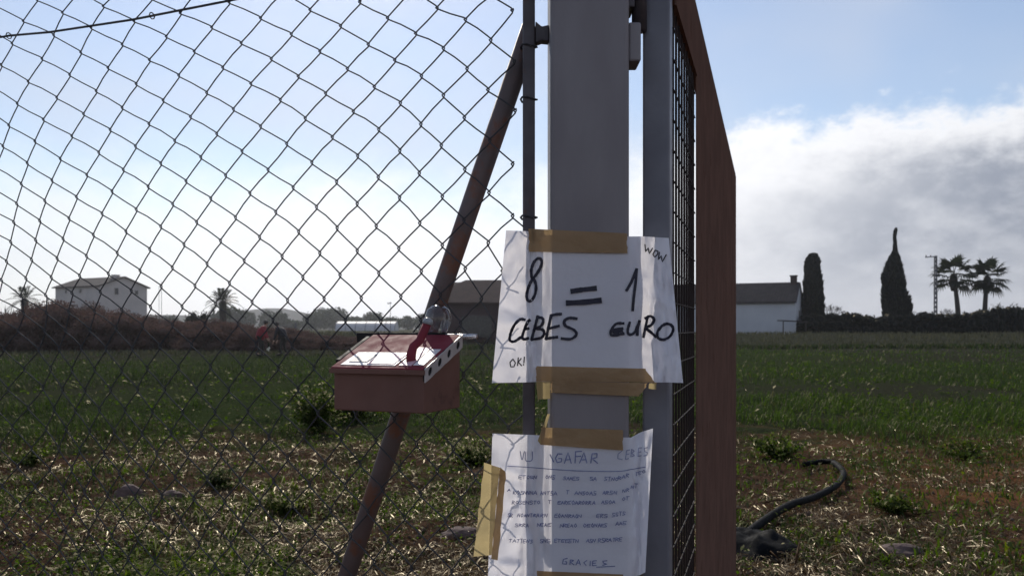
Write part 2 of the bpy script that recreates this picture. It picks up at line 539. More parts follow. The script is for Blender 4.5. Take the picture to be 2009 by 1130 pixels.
bp.inputs['Strength'].default_value = 0.8
bp.inputs['Distance'].default_value = 0.03
t.put(bp.inputs['Height'], t.noise(co, 22.0, 6, 0.7))
t.put(b_.inputs['Normal'], bp.outputs[0])
ground = np_mesh('field', vv, ff, gmat, smooth=True)
tag(ground, kind='structure')

# low hills on the skyline
def ridge(name, d, x0, x1, tops, mat, thick=60):
    n = 90
    xs_ = np.linspace(x0, x1, n)
    prof = np.interp(xs_, [q[0] for q in tops], [q[1] for q in tops]) * (0.9 + 0.2 * fbm(xs_ / 14, xs_ * 0 + 3, 7, 3))
    rows = []
    for k, (yy, s) in enumerate(((0, 0.0), (thick * .25, 0.6), (thick * .5, 1.0), (thick, 0.7), (thick * 1.6, 0.0))):
        zz = prof * s + 0.4 * (s > 0) - 2.0 * (s == 0)
        rows.append(np.stack([xs_, np.full(n, d + yy) + (fbm(xs_ / 20, xs_ * 0 + k, 4, 2) - .5) * 10, zz], 1))
    v = np.concatenate(rows)
    id_ = np.arange(5 * n).reshape(5, n)
    f = np.stack([id_[:-1, :-1].ravel(), id_[:-1, 1:].ravel(), id_[1:, 1:].ravel(), id_[1:, :-1].ravel()], 1)
    return tag(np_mesh(name, v, f, mat, smooth=True), kind='structure')


M['hill'] = surf('hill_cover', (0.05, 0.055, 0.045), (0.075, 0.075, 0.06), 0.03, 0.95, 0, 0.3, 0.4, spec=0)
ridge('hills', 900, -900, 700, [(-900, 14), (-330, 16), (-290, 21), (-262, 24), (-235, 19), (-200, 15), (-120, 12), (0, 9), (300, 12), (700, 14)], M['hill'], 160)


# ------------------------------------------------------------------ foliage
def leaf_cloud(centres, radii, n, size, seed, flat=0.5, attr_lo=0.0, attr_hi=1.0, shell=0.45):
    """n small leaf quads spread through ellipsoids -> verts, faces, tint"""
    r = np.random.default_rng(seed)
    centres = np.array(centres, float); radii = np.array(radii, float)
    vol = (radii.prod(1)) ** (2 / 3)
    k = r.choice(len(centres), n, p=vol / vol.sum())
    d = r.normal(size=(n, 3)); d /= np.linalg.norm(d, axis=1)[:, None]
    rad = r.uniform(shell, 1.0, n) ** 0.6 * r.uniform(0.88, 1.14, n)
    p = centres[k] + d * radii[k] * rad[:, None]
    a = r.normal(size=(n, 3)); a /= np.linalg.norm(a, axis=1)[:, None]
    b = np.cross(a, r.normal(size=(n, 3))); b /= np.linalg.norm(b, axis=1)[:, None]
    L = size * r.uniform(0.6, 1.5, n)
    A = a * L[:, None]; B = b * (L * flat)[:, None]
    v = np.stack([p - A * .5, p + B * .5, p + A * .6, p - B * .5], 1).reshape(-1, 3)
    f = np.arange(4 * n).reshape(n, 4)
    tint = np.repeat(np.clip(r.normal(0.5, 0.28, n) * (attr_hi - attr_lo) + attr_lo, 0, 1), 4)
    return v, f, tint


def cores(centres, radii, k=.78):
    """rough solid hearts inside a foliage cloud"""
    vs, fs, n = [], [], 0
    r = random.Random(len(centres))
    for c, q in zip(centres, radii):
        for i in range(6):
            th = math.pi * i / 5
            for j in range(8):
                a = 2 * math.pi * j / 8
                kk = k * r.uniform(.8, 1.1)
                vs.append((c[0] + q[0] * kk * math.sin(th) * math.cos(a), c[1] + q[1] * kk * math.sin(th) * math.sin(a), c[2] + q[2] * kk * math.cos(th)))
        for i in range(5):
            for j in range(8):
                fs.append((n + i * 8 + j, n + i * 8 + (j + 1) % 8, n + i * 8 + 8 + (j + 1) % 8, n + i * 8 + 8 + j))
        n += 48
    return np.array(vs), np.array(fs), np.full(len(vs), .25)


def join_np(parts):
    vs, fs, ts, k = [], [], [], 0
    for v, f, tt in parts:
        vs.append(v); fs.append(f + k); ts.append(tt); k += len(v)
    return np.concatenate(vs), np.concatenate(fs), np.concatenate(ts)


def cypress(loc, prof, label, seed, scale):
    """prof: list of (height, centre offset, radius) in metres"""
    root = empty('cypress_tree', loc)
    tag(root, label, 'tree', 'cypress trees by the hedge')
    r = np.random.default_rng(seed)
    hs = np.array([q[0] for q in prof]); cs = np.array([q[1] for q in prof]); rs = np.array([q[2] for q in prof])
    # inner body, ragged
    nr, ns = 46, 18
    hh = np.linspace(hs[0], hs[-1], nr)
    v = []
    for i, hq in enumerate(hh):
        c = np.interp(hq, hs, cs); q = np.interp(hq, hs, rs) * 0.74
        for k in range(ns):
            an = 2 * math.pi * k / ns
            w_ = q * (0.86 + 0.28 * vnoise(np.array([k * 1.7 + i * 0.3]), np.array([i * 0.55]), seed)[0])
            v.append((c + math.cos(an) * w_, math.sin(an) * w_, hq))
    v = np.array(v)
    id_ = np.arange(nr * ns).reshape(nr, ns)
    f = np.stack([id_[:-1].ravel(), np.roll(id_, -1, 1)[:-1].ravel(), np.roll(id_, -1, 1)[1:].ravel(), id_[1:].ravel()], 1)
    parts = [(v, f, np.full(len(v), 0.2))]
    n = 14000
    hq = r.uniform(hs[0], hs[-1], n)
    an = r.uniform(0, 2 * math.pi, n)
    lump = 0.74 + 0.5 * fbm(an * 1.6 + 10, hq * 1.3, seed, 4)
    q = np.interp(hq, hs, rs) * lump * r.uniform(0.8, 1.10, n)
    p = np.stack([np.interp(hq, hs, cs) + np.cos(an) * q, np.sin(an) * q, hq], 1)
    up = np.stack([np.cos(an) * 0.35 + r.normal(0, .2, n), np.sin(an) * 0.35 + r.normal(0, .2, n), np.ones(n)], 1)
    up /= np.linalg.norm(up, axis=1)[:, None]
    sd = np.cross(up, r.normal(size=(n, 3))); sd /= np.linalg.norm(sd, axis=1)[:, None]
    L = scale * r.uniform(0.6, 1.5, n) * np.clip(np.interp(hq, hs, rs) / .75, .35, 1)
    vv_ = np.stack([p - up * (L * .4)[:, None], p + sd * (L * .2)[:, None], p + up * (L * .7)[:, None], p - sd * (L * .2)[:, None]], 1).reshape(-1, 3)
    parts.append((vv_, np.arange(4 * n).reshape(n, 4), np.repeat(np.clip(r.normal(.55, .3, n), 0, 1), 4)))
    v, f, ti = join_np(parts)
    np_mesh('crown', v, f, M['leaf_cypress'], root, {'tint': ti})
    mb = MB()
    mb.tube([(0, 0, -0.3), (0, 0, 1.2), (cs[len(cs) // 2], 0, hs[-1] * 0.5)], [0.22, 0.18, 0.08], 8)
    mb.build('trunk', M['bark'], root, True)
    return root


def on_ground(px, d, dz=0.0):
    x = (px - CX) / FPX * d
    return Vector((x, d, gz(x, d) + dz))


def hgt(py, d, base):
    return EYE + (HY - py) / FPX * d - base


# cypress 1: blunt column beside the white house
D = 96.0
b0 = on_ground(1599, D)
k = D / FPX
def cyp_prof(rows, xc, yb, base):
    out_ = []
    for y_, xl, xr in rows:
        X0 = 1400 + xl / 3.3; X1 = 1400 + xr / 3.3
        out_.append((max(0.0, hgt(420 + y_ / 3.3, D, base)), ((X0 + X1) / 2 - xc) * k, max(0.03, (X1 - X0) / 2 * k)))
    return sorted(out_)
cypress(b0, cyp_prof([(254, 636, 652), (262, 620, 670), (300, 602, 680), (340, 599, 682), (400, 592, 690), (500, 588, 701), (600, 585, 706), (660, 584, 708), (750, 590, 704), (790, 600, 695)], 1599, 0, b0.z),
        'short blunt dark cypress standing against the end of the white house', 21, 0.34)
b1 = on_ground(1757, D)
cypress(b1, cyp_prof([(92, 1177, 1186), (112, 1167, 1188), (150, 1163, 1180), (185, 1164, 1184), (240, 1161, 1190), (285, 1138, 1202), (350, 1117, 1212), (425, 1100, 1225), (490, 1098, 1234), (540, 1100, 1258), (600, 1104, 1270), (650, 1104, 1272), (740, 1110, 1262), (790, 1125, 1250)], 1757, 0, b1.z),
        'tall dark cypress with a thin crooked tip between the hedges', 22, 0.36)


def fan_palm(loc, h, crown_r, lean, label, seed):
    root = empty('fan_palm', loc)
    tag(root, label, 'palm tree', 'fan palms behind the hedge')
    r = random.Random(seed)
    pts, rs = [], []
    for i in range(9):
        q = i / 8
        pts.append((lean * q * q, 0, -0.2 + q * (h + 0.2)))
        rs.append(0.34 - 0.10 * min(1, q * 1.3))
    mb = MB(); mb.tube(pts, rs, 10); mb.build('trunk', M['bark'], root, True)
    top = Vector(pts[-1])
    # skirt of old leaf bases
    sk = MB()
    sk.tube([top + Vector((0, 0, z_)) for z_ in (-1.75, -1.4, -0.9, -0.4, 0.1, 0.35)], [0.24, 0.34, 0.46, 0.46, 0.36, 0.12], 14)
    s_ = sk.build('skirt', M['bark'], root, True)
    V, F, T, kk = [], [], [], 0
    nleaf = 30
    for i in range(nleaf):
        az_ = i * 2.39996 + r.uniform(-.2, .2)
        q = i / (nleaf - 1)
        pitch = math.radians(70 - 106 * q ** 0.85 + r.uniform(-6, 6))
        d = Vector((math.cos(az_) * math.cos(pitch), math.sin(az_) * math.cos(pitch), math.sin(pitch)))
        pl = crown_r * r.uniform(0.5, 0.62)
        st = top + Vector((0, 0, 0.1)); en = st + d * pl + Vector((0, 0, -0.08 * pl))
        side = d.cross(Vector((0, 0, 1)))
        side = side.normalized() if side.length > .05 else Vector((1, 0, 0))
        nrm = side.cross(d).normalized()
        V += [st + side * .035, en + side * .03, en - side * .03, st - side * .035]
        F.append((kk, kk + 1, kk + 2, kk + 3)); T += [0.3] * 4; kk += 4
        nb = 15
        tint = r.uniform(0.1, 0.9)
        for b in range(nb):
            a = (b / (nb - 1) - .5) * math.radians(215)
            L = crown_r * 0.50 * (0.72 + 0.28 * math.cos(a)) * r.uniform(.9, 1.1)
            bd = (d * math.cos(a) + side * math.sin(a)).normalized()
            bs = (side * math.cos(a) - d * math.sin(a)).normalized()
            droop = Vector((0, 0, -0.28 * L)) if r.random() < .8 else Vector((0, 0, -.1 * L))
            m_ = en + bd * L * .55 + nrm * 0.05
            e_ = en + bd * L + droop
            wd = 0.07 * crown_r / 1.9
            V += [en, m_ + bs * wd, e_, m_ - bs * wd]
            F.append((kk, kk + 1, kk + 2, kk + 3)); T += [tint] * 4; kk += 4
    np_mesh('crown', np.array([tuple(q) for q in V]), np.array(F), M['leaf_palm'], root, {'tint': np.array(T)})
    return root


D = 104.0
g0 = on_ground(1881, D)
fan_palm(g0, hgt(542, D, g0.z), 2.95, -0.62, 'left fan palm, its fronds touching the utility pole', 5)
g0 = on_ground(1931, D)
fan_palm(g0, hgt(546, D, g0.z), 2.75, 0.35, 'right fan palm of the pair above the hedge', 9)


def date_palm(loc, h, crown_r, label, seed, nfr=46):
    root = empty('date_palm', loc)
    tag(root, label, 'palm tree', 'date palms beyond the field')
    r = random.Random(seed)
    mb = MB(); mb.tube([(0, 0, -.3), (0.03, 0, h * .5), (0, 0, h), (0, 0, h + .25)], [.42, .36, .44, .25], 10)
    mb.build('trunk', M['bark'], root, True)
    V, F, T, kk = [], [], [], 0
    top = Vector((0, 0, h + .1))
    for i in range(nfr):
        az_ = i * 2.39996; q = i / (nfr - 1)
        pitch = math.radians(78 - 100 * q)
        L = crown_r * r.uniform(1.05, 1.25)
        d = Vector((math.cos(az_), math.sin(az_), 0))
        pts = []
        for s in range(9):
            u_ = s / 8
            pts.append(top + d * (L * u_ * math.cos(pitch) * (1 - .12 * u_)) + Vector((0, 0, L * (u_ * math.sin(pitch) - (0.42 + .2 * math.cos(pitch)) * u_ * u_ * .75))))
        side = Vector((-d.y, d.x, 0))
        tint = r.uniform(0, 1)
        for s in range(8):
            a, b = pts[s], pts[s + 1]
            wd = .03
            V += [a + side * wd, b + side * wd, b - side * wd, a - side * wd]
            F.append((kk, kk + 1, kk + 2, kk + 3)); T += [.2] * 4; kk += 4
            fw = (b - a).normalized()
            if s:
                for hlf in (0, .5):
                    c = a.lerp(b, hlf)
                    ll = crown_r * .26 * (1 - .5 * abs(s / 8 - .45))
                    for sg in (-1, 1):
                        e_ = c + (side * sg * .75 + fw * .6 + Vector((0, 0, -.25))).normalized() * ll
                        V += [c, c.lerp(e_, .5) + fw * .05, e_, c.lerp(e_, .5) - fw * .05]
                        F.append((kk, kk + 1, kk + 2, kk + 3)); T += [tint] * 4; kk += 4
    np_mesh('crown', np.array([tuple(q) for q in V]), np.array(F), M['leaf_palm'], root, {'tint': np.array(T)})
    return root


D = 100.0
g0 = on_ground(437, D); date_palm(g0, hgt(594, D, g0.z), 2.15, 'round headed date palm among the dark bushes on the left', 3, 34)
D = 112.0
g0 = on_ground(48, D); date_palm(g0, hgt(589, D, g0.z), 2.4, 'wispy date palm at the far left beside the spiky agave', 4, 22)


def shrub_mesh(rad, hgt_, n, size, seed, mat, stems=5, flat=.4, core=.58):
    r = random.Random(seed)
    cs, rr = [], []
    for i in range(9):
        a = r.uniform(0, 6.28); q = r.uniform(0, .65) * rad
        hh_ = hgt_ * r.uniform(.35, .78)
        cs.append((math.cos(a) * q, math.sin(a) * q, hh_)); rr.append((rad * r.uniform(.35, .55), rad * r.uniform(.35, .55), hgt_ * r.uniform(.2, .34)))
    for a in (0, 1.6, 3.2, 4.7):
        cs.append((math.cos(a) * rad * .5, math.sin(a) * rad * .5, hgt_ * .25)); rr.append((rad * .5, rad * .5, hgt_ * .3))
    return join_np([leaf_cloud(cs, rr, n, size, seed, flat), cores(cs, rr, core)])


def shrub(name, loc, rad, hgt_, n, size, seed, mat, label, cat, group=None, stems=6, rz=0):
    root = empty(name, loc, rz)
    tag(root, label, cat, group)
    v, f, ti = shrub_mesh(rad, hgt_, n, size, seed, mat)
    np_mesh('foliage', v, f, mat, root, {'tint': ti})
    r = random.Random(seed + 50)
    mb = MB()
    for i in range(stems):
        a = r.uniform(0, 6.28)
        mb.tube([(math.cos(a) * .1 * rad, math.sin(a) * .1 * rad, -.1), (math.cos(a) * .3 * rad, math.sin(a) * .3 * rad, hgt_ * .4), (math.cos(a + .3) * .55 * rad, math.sin(a + .3) * .55 * rad, hgt_ * r.uniform(.7, 1.02))], [.05, .035, .012], 5)
    tag(mb.build('stems', M['bark'], root, True), kind='stuff')
    return root


# brown thicket on the left, in front of the grey house
protos = [shrub('thicket_bush', (0, 0, 0), 2.3, 2.6, 6500, .15, 60 + i, M['leaf_brown'], 'x', 'bush') for i in range(3)]
spots = []
top_line = [(-120, 600), (0, 612), (60, 600), (110, 590), (180, 592), (240, 606), (300, 616), (380, 622), (470, 628), (560, 640), (640, 652), (700, 655), (850, 658)]
rr_ = random.Random(3)
for row, dd in enumerate((49.0, 56.0, 66.0)):
    px = -130.0 + row * 17
    while px < (1000 if row == 2 else 760):
        spots.append((px + rr_.uniform(-8, 8), dd + rr_.uniform(-2, 2), row))
        px += 52 - 6 * row
used = [False] * 3
where_row = ('front', 'middle', 'back')
for i, (px, d, row) in enumerate(spots):
    q = i % 3
    o = copy_tree(protos[q]) if used[q] else protos[q]
    used[q] = True
    top = np.interp(px, [a for a, _ in top_line], [b for _, b in top_line]) + rr_.uniform(-3, 7) + (2 - row) * 5
    g0 = on_ground(px, d)
    hh_ = max(.45, hgt(top, d, g0.z))
    o.location = g0
    o.rotation_euler = (0, 0, rr_.uniform(0, 6.28))
    s = hh_ / 2.6
    w_ = rr_.uniform(.85, 1.1) * (.55 + .45 * min(1, s))
    o.scale = (w_, w_, s)
    tag(o, 'bare brown bush in the thicket across the left side of the field', 'bush', 'bare brown bushes of the thicket')

# dark round bush by the palm, and the spiky clump at the far left
D = 92.0
g0 = on_ground(384, D); shrub('evergreen_bush', g0, 1.5, hgt(608, D, g0.z), 1800, .2, 81, M['leaf_hedge'], 'dark rounded evergreen bush left of the round headed palm', 'bush')
g0 = on_ground(105, 118); shrub('evergreen_bush', g0, 2.4, hgt(588, 118, g0.z), 1500, .3, 83, M['leaf_brown'], 'tall dull bush rising in front of the grey house corner', 'bush')


def spiky(name, loc, n, L, seed, mat, label, cat):
    r = random.Random(seed)
    V, F, T, kk = [], [], [], 0
    for i in range(n):
        a = r.uniform(0, 6.28); p_ = math.radians(r.uniform(35, 88)); l_ = L * r.uniform(.6, 1)
        d = Vector((math.cos(a) * math.cos(p_), math.sin(a) * math.cos(p_), math.sin(p_)))
        s_ = Vector((-math.sin(a), math.cos(a), 0))
        b = Vector((math.cos(a) * .12, math.sin(a) * .12, 0))
        V += [b, b + d * l_ * .5 + s_ * .07, b + d * l_, b + d * l_ * .5 - s_ * .07]
        F.append((kk, kk + 1, kk + 2, kk + 3)); T += [r.random()] * 4; kk += 4
    o = np_mesh(name, np.array([tuple(q) for q in V]), np.array(F), mat, None, {'tint': np.array(T)})
    o.location = loc
    return tag(o, label, cat)


g0 = on_ground(12, 100); spiky('agave', g0, 46, hgt(592, 100, g0.z), 5, M['leaf_hedge'], 'spiky agave clump at the left edge below the wispy palm', 'plant')

# clipped dark hedge on the right, in three runs
def hedge(px0, px1, tops, d, thick, label, seed, rag=.12):
    a = on_ground(px0, d); b = on_ground(px1, d)
    root = empty('hedge', (a + b) / 2)
    tag(root, label, 'hedge', 'dark hedges across the field')
    n = max(3, int((b.x - a.x) / .55))
    cs, rr = [], []
    r = random.Random(seed)
    for i in range(n):
        q = (i + .5) / n
        px = px0 + (px1 - px0) * q
        h = hgt(np.interp(px, [t_[0] for t_ in tops], [t_[1] for t_ in tops]), d, a.z)
        x = a.x + (b.x - a.x) * q - root.location.x
        for yy in (-thick * .3, thick * .3):
            for zf in (.2, .5, .8):
                cs.append((x + r.uniform(-.35, .35), yy + r.uniform(-.25, .25), h * zf * r.uniform(.85, 1.06))); rr.append((.55 * r.uniform(.7, 1.5), thick * .38 * r.uniform(.7, 1.2), h * .24 * r.uniform(.7, 1.25)))
    v, f, ti = join_np([leaf_cloud(cs, rr, int(n * 620), .2, seed, .5, shell=.3), cores(cs, rr, .80)])
    np_mesh('foliage', v, f, M['leaf_hedge'], root, {'tint': ti})
    mb = MB()
    for i in range(max(3, n // 3)):
        x = a.x + (b.x - a.x) * (i + .5) / max(3, n // 3) - root.location.x
        h = hgt(np.interp(px0 + (px1 - px0) * (i + .5) / max(3, n // 3), [t_[0] for t_ in tops], [t_[1] for t_ in tops]), d, a.z)
        mb.tube([(x, 0, -.2), (x + .05, 0, h * .6)], [.05, .03], 5)
    tag(mb.build('stems', M['bark'], root, True), kind='stuff')
    return root


hedge(1562, 1722, [(1562, 634), (1578, 620), (1600, 615), (1690, 614), (1708, 618), (1722, 628)], 93.0, 1.6, 'low dark hedge between the blunt cypress and the tall cypress', 31)
hedge(1716, 1900, [(1716, 628), (1730, 618), (1780, 615), (1900, 615)], 94.0, 1.8, 'dark hedge from the tall cypress to the fan palms', 32)
hedge(1900, 2180, [(1900, 615), (1930, 611), (1960, 603), (2010, 602), (2180, 600)], 92.0, 2.2, 'taller ragged hedge right of the fan palms', 33)
for (px, top, sd, lb) in ((1958, 592, 1, 'thin leafy shoot standing out of the ragged hedge'), (1998, 594, 2, 'bushy shoot at the right end of the ragged hedge')):
    g0 = on_ground(px, 91.0)
    shrub('tall_bush', g0, 1.0, hgt(top, 91, g0.z), 700, .17, 90 + sd, M['leaf_hedge'], lb, 'bush')
# small bare trees
def bare_tree(loc, h, label, seed, dens=7, mat='bark'):
    root = empty('bare_tree', loc)
    tag(root, label, 'tree', 'small bare trees behind the hedge')
    r = random.Random(seed)
    mb = MB(); mb.tube([(0, 0, -.2), (.05, 0, h * .45)], [.13, .09], 7); mb.build('trunk', M['bark'], root, True)
    cr = MB()
    def grow(p, d, L, rad, k):
        q = p + d * L
        cr.tube([p, (p + q) / 2 + Vector((r.uniform(-.05, .05), 0, 0)), q], [rad, rad * .8, rad * .55], 4, cap=False)
        if k:
            for _ in range(3 if k > 1 else 4):
                dd = (d + Vector((r.uniform(-.8, .8), r.uniform(-.8, .8), r.uniform(-.25, .6)))).normalized()
                grow(q, dd, L * r.uniform(.55, .8), rad * .55, k - 1)
    for _ in range(dens):
        grow(Vector((.05, 0, h * .4)), Vector((r.uniform(-.7, .7), r.uniform(-.7, .7), 1)).normalized(), h * .24, .05, 3)
    cr.build('crown', M[mat], root)
    return root


g0 = on_ground(1627, 94.5); bare_tree(g0, hgt(592, 94.5, g0.z) * .95, 'small bare tree leaning out beside the blunt cypress', 4)
g0 = on_ground(1778, 150.0); bare_tree(g0, hgt(607, 150, g0.z), 'faint bare tree peeping over the hedge right of the tall cypress', 6)
g0 = on_ground(1856, 150.0); bare_tree(g0, hgt(604, 150, g0.z), 'faint bare tree between the utility pole and the left fan palm', 8)

# thin haze over the plain
mb = MB(); mb.box((0, 1150, 21), (3400, 3100, 49)); hz_ = mb.build('haze', bpy.data.materials.new('air')); tag(hz_, kind='stuff')
am = hz_.data.materials[0]; am.use_nodes = True; at_ = NT(am.node_tree)
pv = at_.n('ShaderNodeVolumePrincipled'); pv.inputs['Color'].default_value = rgb(0.93, 0.94, 1.0)
pv.inputs['Density'].default_value = 0.0003; pv.inputs['Anisotropy'].default_value = 0.8
ao_ = at_.n('ShaderNodeOutputMaterial'); at_.put(ao_.inputs['Volume'], pv.outputs[0])

# far tree line on the left horizon: one mass
cs, rr = [], []
r_ = random.Random(12)
for px, top in [(430, 608), (450, 604), (470, 606), (490, 610), (520, 609), (545, 612), (575, 628), (600, 629), (618, 612), (632, 604), (650, 606), (666, 604), (684, 620), (700, 622), (725, 614), (742, 612), (765, 620), (800, 618), (830, 616), (870, 622), (1280, 622), (1400, 620), (1500, 622), (1650, 626), (1820, 612), (2050, 622), (330, 618), (260, 622)]:
    for _ in range(3):
        d = 330 + r_.uniform(-50, 60)
        p = P(px + r_.uniform(-9, 9), top + r_.uniform(0, 4), d)
        h = max(1.2, p.z - .8)
        cs.append((p.x, p.y, .8 + h * .55)); rr.append((r_.uniform(2.2, 3.6), 3, h * .5))
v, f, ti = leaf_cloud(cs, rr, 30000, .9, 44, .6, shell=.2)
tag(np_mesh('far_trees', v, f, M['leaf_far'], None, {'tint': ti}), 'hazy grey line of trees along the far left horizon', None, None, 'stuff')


# ------------------------------------------------------------------ buildings
def gable_house(name, loc, rz, W, L, eave, ridge_h, wall_m, roof_m, label, cat, wins, chimney=None, over=.35, hip=0.0, slope_rows=0):
    """ridge along local y; front gable at y=0 facing -y, right gable edge at +x; wins: (face, u, z, w, h) with face 'front'/'left'/'right'"""
    root = empty(name, loc, rz)
    tag(root, label, cat)
    mb = MB()
    pts = [(-W / 2, -.5), (W / 2, -.5), (W / 2, eave), (0, ridge_h), (-W / 2, eave)]
    mb.prism(pts, 0.0, L, lambda u_, v_, d: (u_, d, v_))
    mb.build('wall', wall_m, root)
    roof = MB()
    th = .16
    sl = (ridge_h - eave) / (W / 2)
    for sg in (-1, 1):
        e0 = sg * (W / 2 + over); ez = eave - over * sl
        q = [(0, -over, ridge_h), (e0, -over, ez), (e0, L + over, ez), (0, L + over - hip, ridge_h)]
        up = [(a, b, c + .02) for a, b, c in q] + [(a, b, c + .02 + th) for a, b, c in q]
        roof.add(up, [(0, 1, 2, 3), (7, 6, 5, 4), (0, 4, 5, 1), (1, 5, 6, 2), (2, 6, 7, 3), (3, 7, 4, 0)])
    ro = roof.build('roof', roof_m, root)
    if slope_rows:
        tr = MB()
        nrow = int((L + 2 * over) / .45)
        for sg in (-1, 1):
            for i in range(nrow):
                y_ = -over + (i + .5) * (L + 2 * over) / nrow
                tr.beam((sg * .05, y_, ridge_h + th + .03), (sg * (W / 2 + over), y_, eave - over * sl + th + .03), .16, .07)
        tag(tr.build('tile_ribs', roof_m, ro), kind='stuff')
    if hip:
        pass
    for (face, u_, z_, ww, hh_) in wins:
        rec = .10
        fr = MB(); pn = MB()
        if face == 'front':
            c = (u_, -.02, z_); s1 = (ww + .16, .1, hh_ + .16); c2 = (u_, -.075, z_); s2 = (ww, .03, hh_)
        else:
            sg = -1 if face == 'left' else 1
            c = (sg * (W / 2 + .02), u_, z_); s1 = (.1, ww + .16, hh_ + .16); c2 = (sg * (W / 2 + .075), u_, z_); s2 = (.03, ww, hh_)
        fo = fr.box(c, s1).build('window', wall_m, root)
        pn.box(c2, s2).build('pane', M['window_dark'], fo)
    if chimney:
        ch = MB()
        x, y, z0, z1, s_ = chimney
        ch.box((x, y, (z0 + z1) / 2), (s_, s_, z1 - z0)).box((x, y, z1 + .08), (s_ + .16, s_ + .16, .14))
        ch.build('chimney', wall_m, ro)
    return root


# grey house on the left, gable towards us
D = 128.0
a = on_ground(243, D)
gable_house('house', a, math.radians(58), 7.6, 10.8, hgt(563, D, a.z), hgt(547, D + 3, a.z), M['plaster_left'], M['roof_grey'],
            'grey two storey farmhouse with a low pitched roof beyond the brown thicket', 'house',
            [('front', -1.2, hgt(572, D, a.z), .55, .9), ('front', 2.0, hgt(573, D, a.z), .5, .6), ('left', 4.5, hgt(571, D, a.z), .6, .6), ('left', 8.0, hgt(571, D, a.z), .5, .5)],
            (-.5, 1.2, hgt(551, D, a.z), hgt(541, D, a.z), .75), .35)
# pale posts at its foot
for i, px in enumerate((258, 263, 268)):
    g0 = on_ground(px, 112.0)
    mb = MB(); mb.box((0, 0, hgt(612, 112, g0.z) / 2), (.17, .17, hgt(612, 112, g0.z))).box((0, 0, hgt(612, 112, g0.z) + .05), (.26, .26, .1))
    o = mb.build('white_post', M['pale_panel']); o.location = g0
    tag(o, ('leftmost', 'middle', 'rightmost')[i] + ' of the three slim white posts at the foot of the grey farmhouse', 'post', 'white posts by the grey farmhouse')

# maroon barn behind the fence brace
D = 64.0
root = empty('barn', on_ground(960, D))
tag(root, 'low maroon barn with a brown roof behind the leaning fence brace', 'barn')
e_h = hgt(592, D, root.location.z); r_h = hgt(553, D + 2.5, root.location.z)
xl, xr = (866 - 960) / FPX * D, (1072 - 960) / FPX * D
mb = MB(); mb.prism([(0, -.5), (6.0, -.5), (6.0, e_h), (3.0, r_h), (0, e_h)], xl, xr, lambda u_, v_, d: (d, u_, v_)); mb.build('wall', M['barn_wall'], root)
mb = MB()
for s0, s1 in ((-.4, 3.0), (6.4, 3.0)):
    za = e_h - .4 * (r_h - e_h) / 3
    q = [(xl - .25, s0, za), (xr + .25, s0, za), (xr + .25, s1, r_h), (xl + 1.6, s1, r_h), (xl - .25, (s0 + s1) / 2, (za + r_h) / 2)]
    n_ = 5
    vs_ = [(x_, y_, z_ + .02) for x_, y_, z_ in q] + [(x_, y_, z_ + .16) for x_, y_, z_ in q]
    mb.add(vs_, [tuple(range(5)), tuple(range(5, 10))[::-1]] + [(i, (i + 1) % 5, 5 + (i + 1) % 5, 5 + i) for i in range(5)])
ro = mb.build('roof', M['roof_brown'], root)
mb = MB(); mb.box(((896 - 960) / FPX * D, 3.2, r_h - .45), (.3, .3, .9)); mb.build('chimney', M['roof_brown'], ro)
mb = MB(); mb.box(((935 - 960) / FPX * D, -.03, 1.0), (2.2, .1, 2.0)); mb.build('door', M['window_dark'], root)

# white house on the right, long side towards us, right gable just in view
D = 92.0
root = empty('house', on_ground(1561, D), math.radians(-24.5))
tag(root, 'white farmhouse with a dark roof right of the gate, beside the blunt cypress', 'house')
zb = root.location.z
wd = 6.4
e_h = hgt(591, D, zb); r_h = hgt(557, D + 3, zb)
xl, xr = -14.0, 0.0
mb = MB(); mb.prism([(0, -.5), (wd, -.5), (wd, e_h), (wd / 2, r_h), (0, e_h)], xl, xr, lambda u_, v_, d: (d, u_, v_)); mb.build('wall', M['plaster_right'], root)
mb = MB(); tr = MB()
for s0, s1 in ((-.35, wd / 2), (wd + .35, wd / 2)):
    za = e_h - .35 * (r_h - e_h) / (wd / 2)
    q = [(xl - .25, s0, za), (xr + .12, s0, za), (xr + .12, s1, r_h), (xl - .25, s1, r_h)]
    vs_ = [(x_, y_, z_ + .02) for x_, y_, z_ in q] + [(x_, y_, z_ + .17) for x_, y_, z_ in q]
    mb.add(vs_, [(0, 1, 2, 3), (7, 6, 5, 4)] + [(i, (i + 1) % 4, 4 + (i + 1) % 4, 4 + i) for i in range(4)])
    for i in range(44):
        x_ = xl + .1 + i * .32
        tr.beam((x_, s0, za + .19), (x_, s1, r_h + .19), .14, .06)
ro = mb.build('roof', M['roof_grey'], root)
tag(tr.build('tile_ribs', M['roof_grey'], ro), kind='stuff')
mb = MB(); mb.box((-.55, wd / 2 - .2, r_h + .15), (.62, .62, 1.3)).box((-.55, wd / 2 - .2, r_h + .85), (.78, .78, .12)); mb.build('chimney', M['roof_brown'], ro)
mb = MB(); mb.box((.02, 2.6, 2.1), (.12, .95, .95)); wn = mb.build('window', M['pale_panel'], root)
mb = MB(); mb.box((.09, 2.6, 2.1), (.03, .8, .8)); mb.build('pane', M['window_dark'], wn)
for x_, z_, ww_, hh_ in ((-6.5, hgt(631, D, zb), .55, .5), (-9.6, 1.5, .9, 1.1)):
    mb = MB(); mb.box((x_, -.03, z_), (ww_, .08, hh_)); wn = mb.build('window', M['pale_panel'], root)
    mb = MB(); mb.box((x_, -.085, z_), (ww_ - .12, .03, hh_ - .12)); mb.build('pane', M['window_dark'], wn)
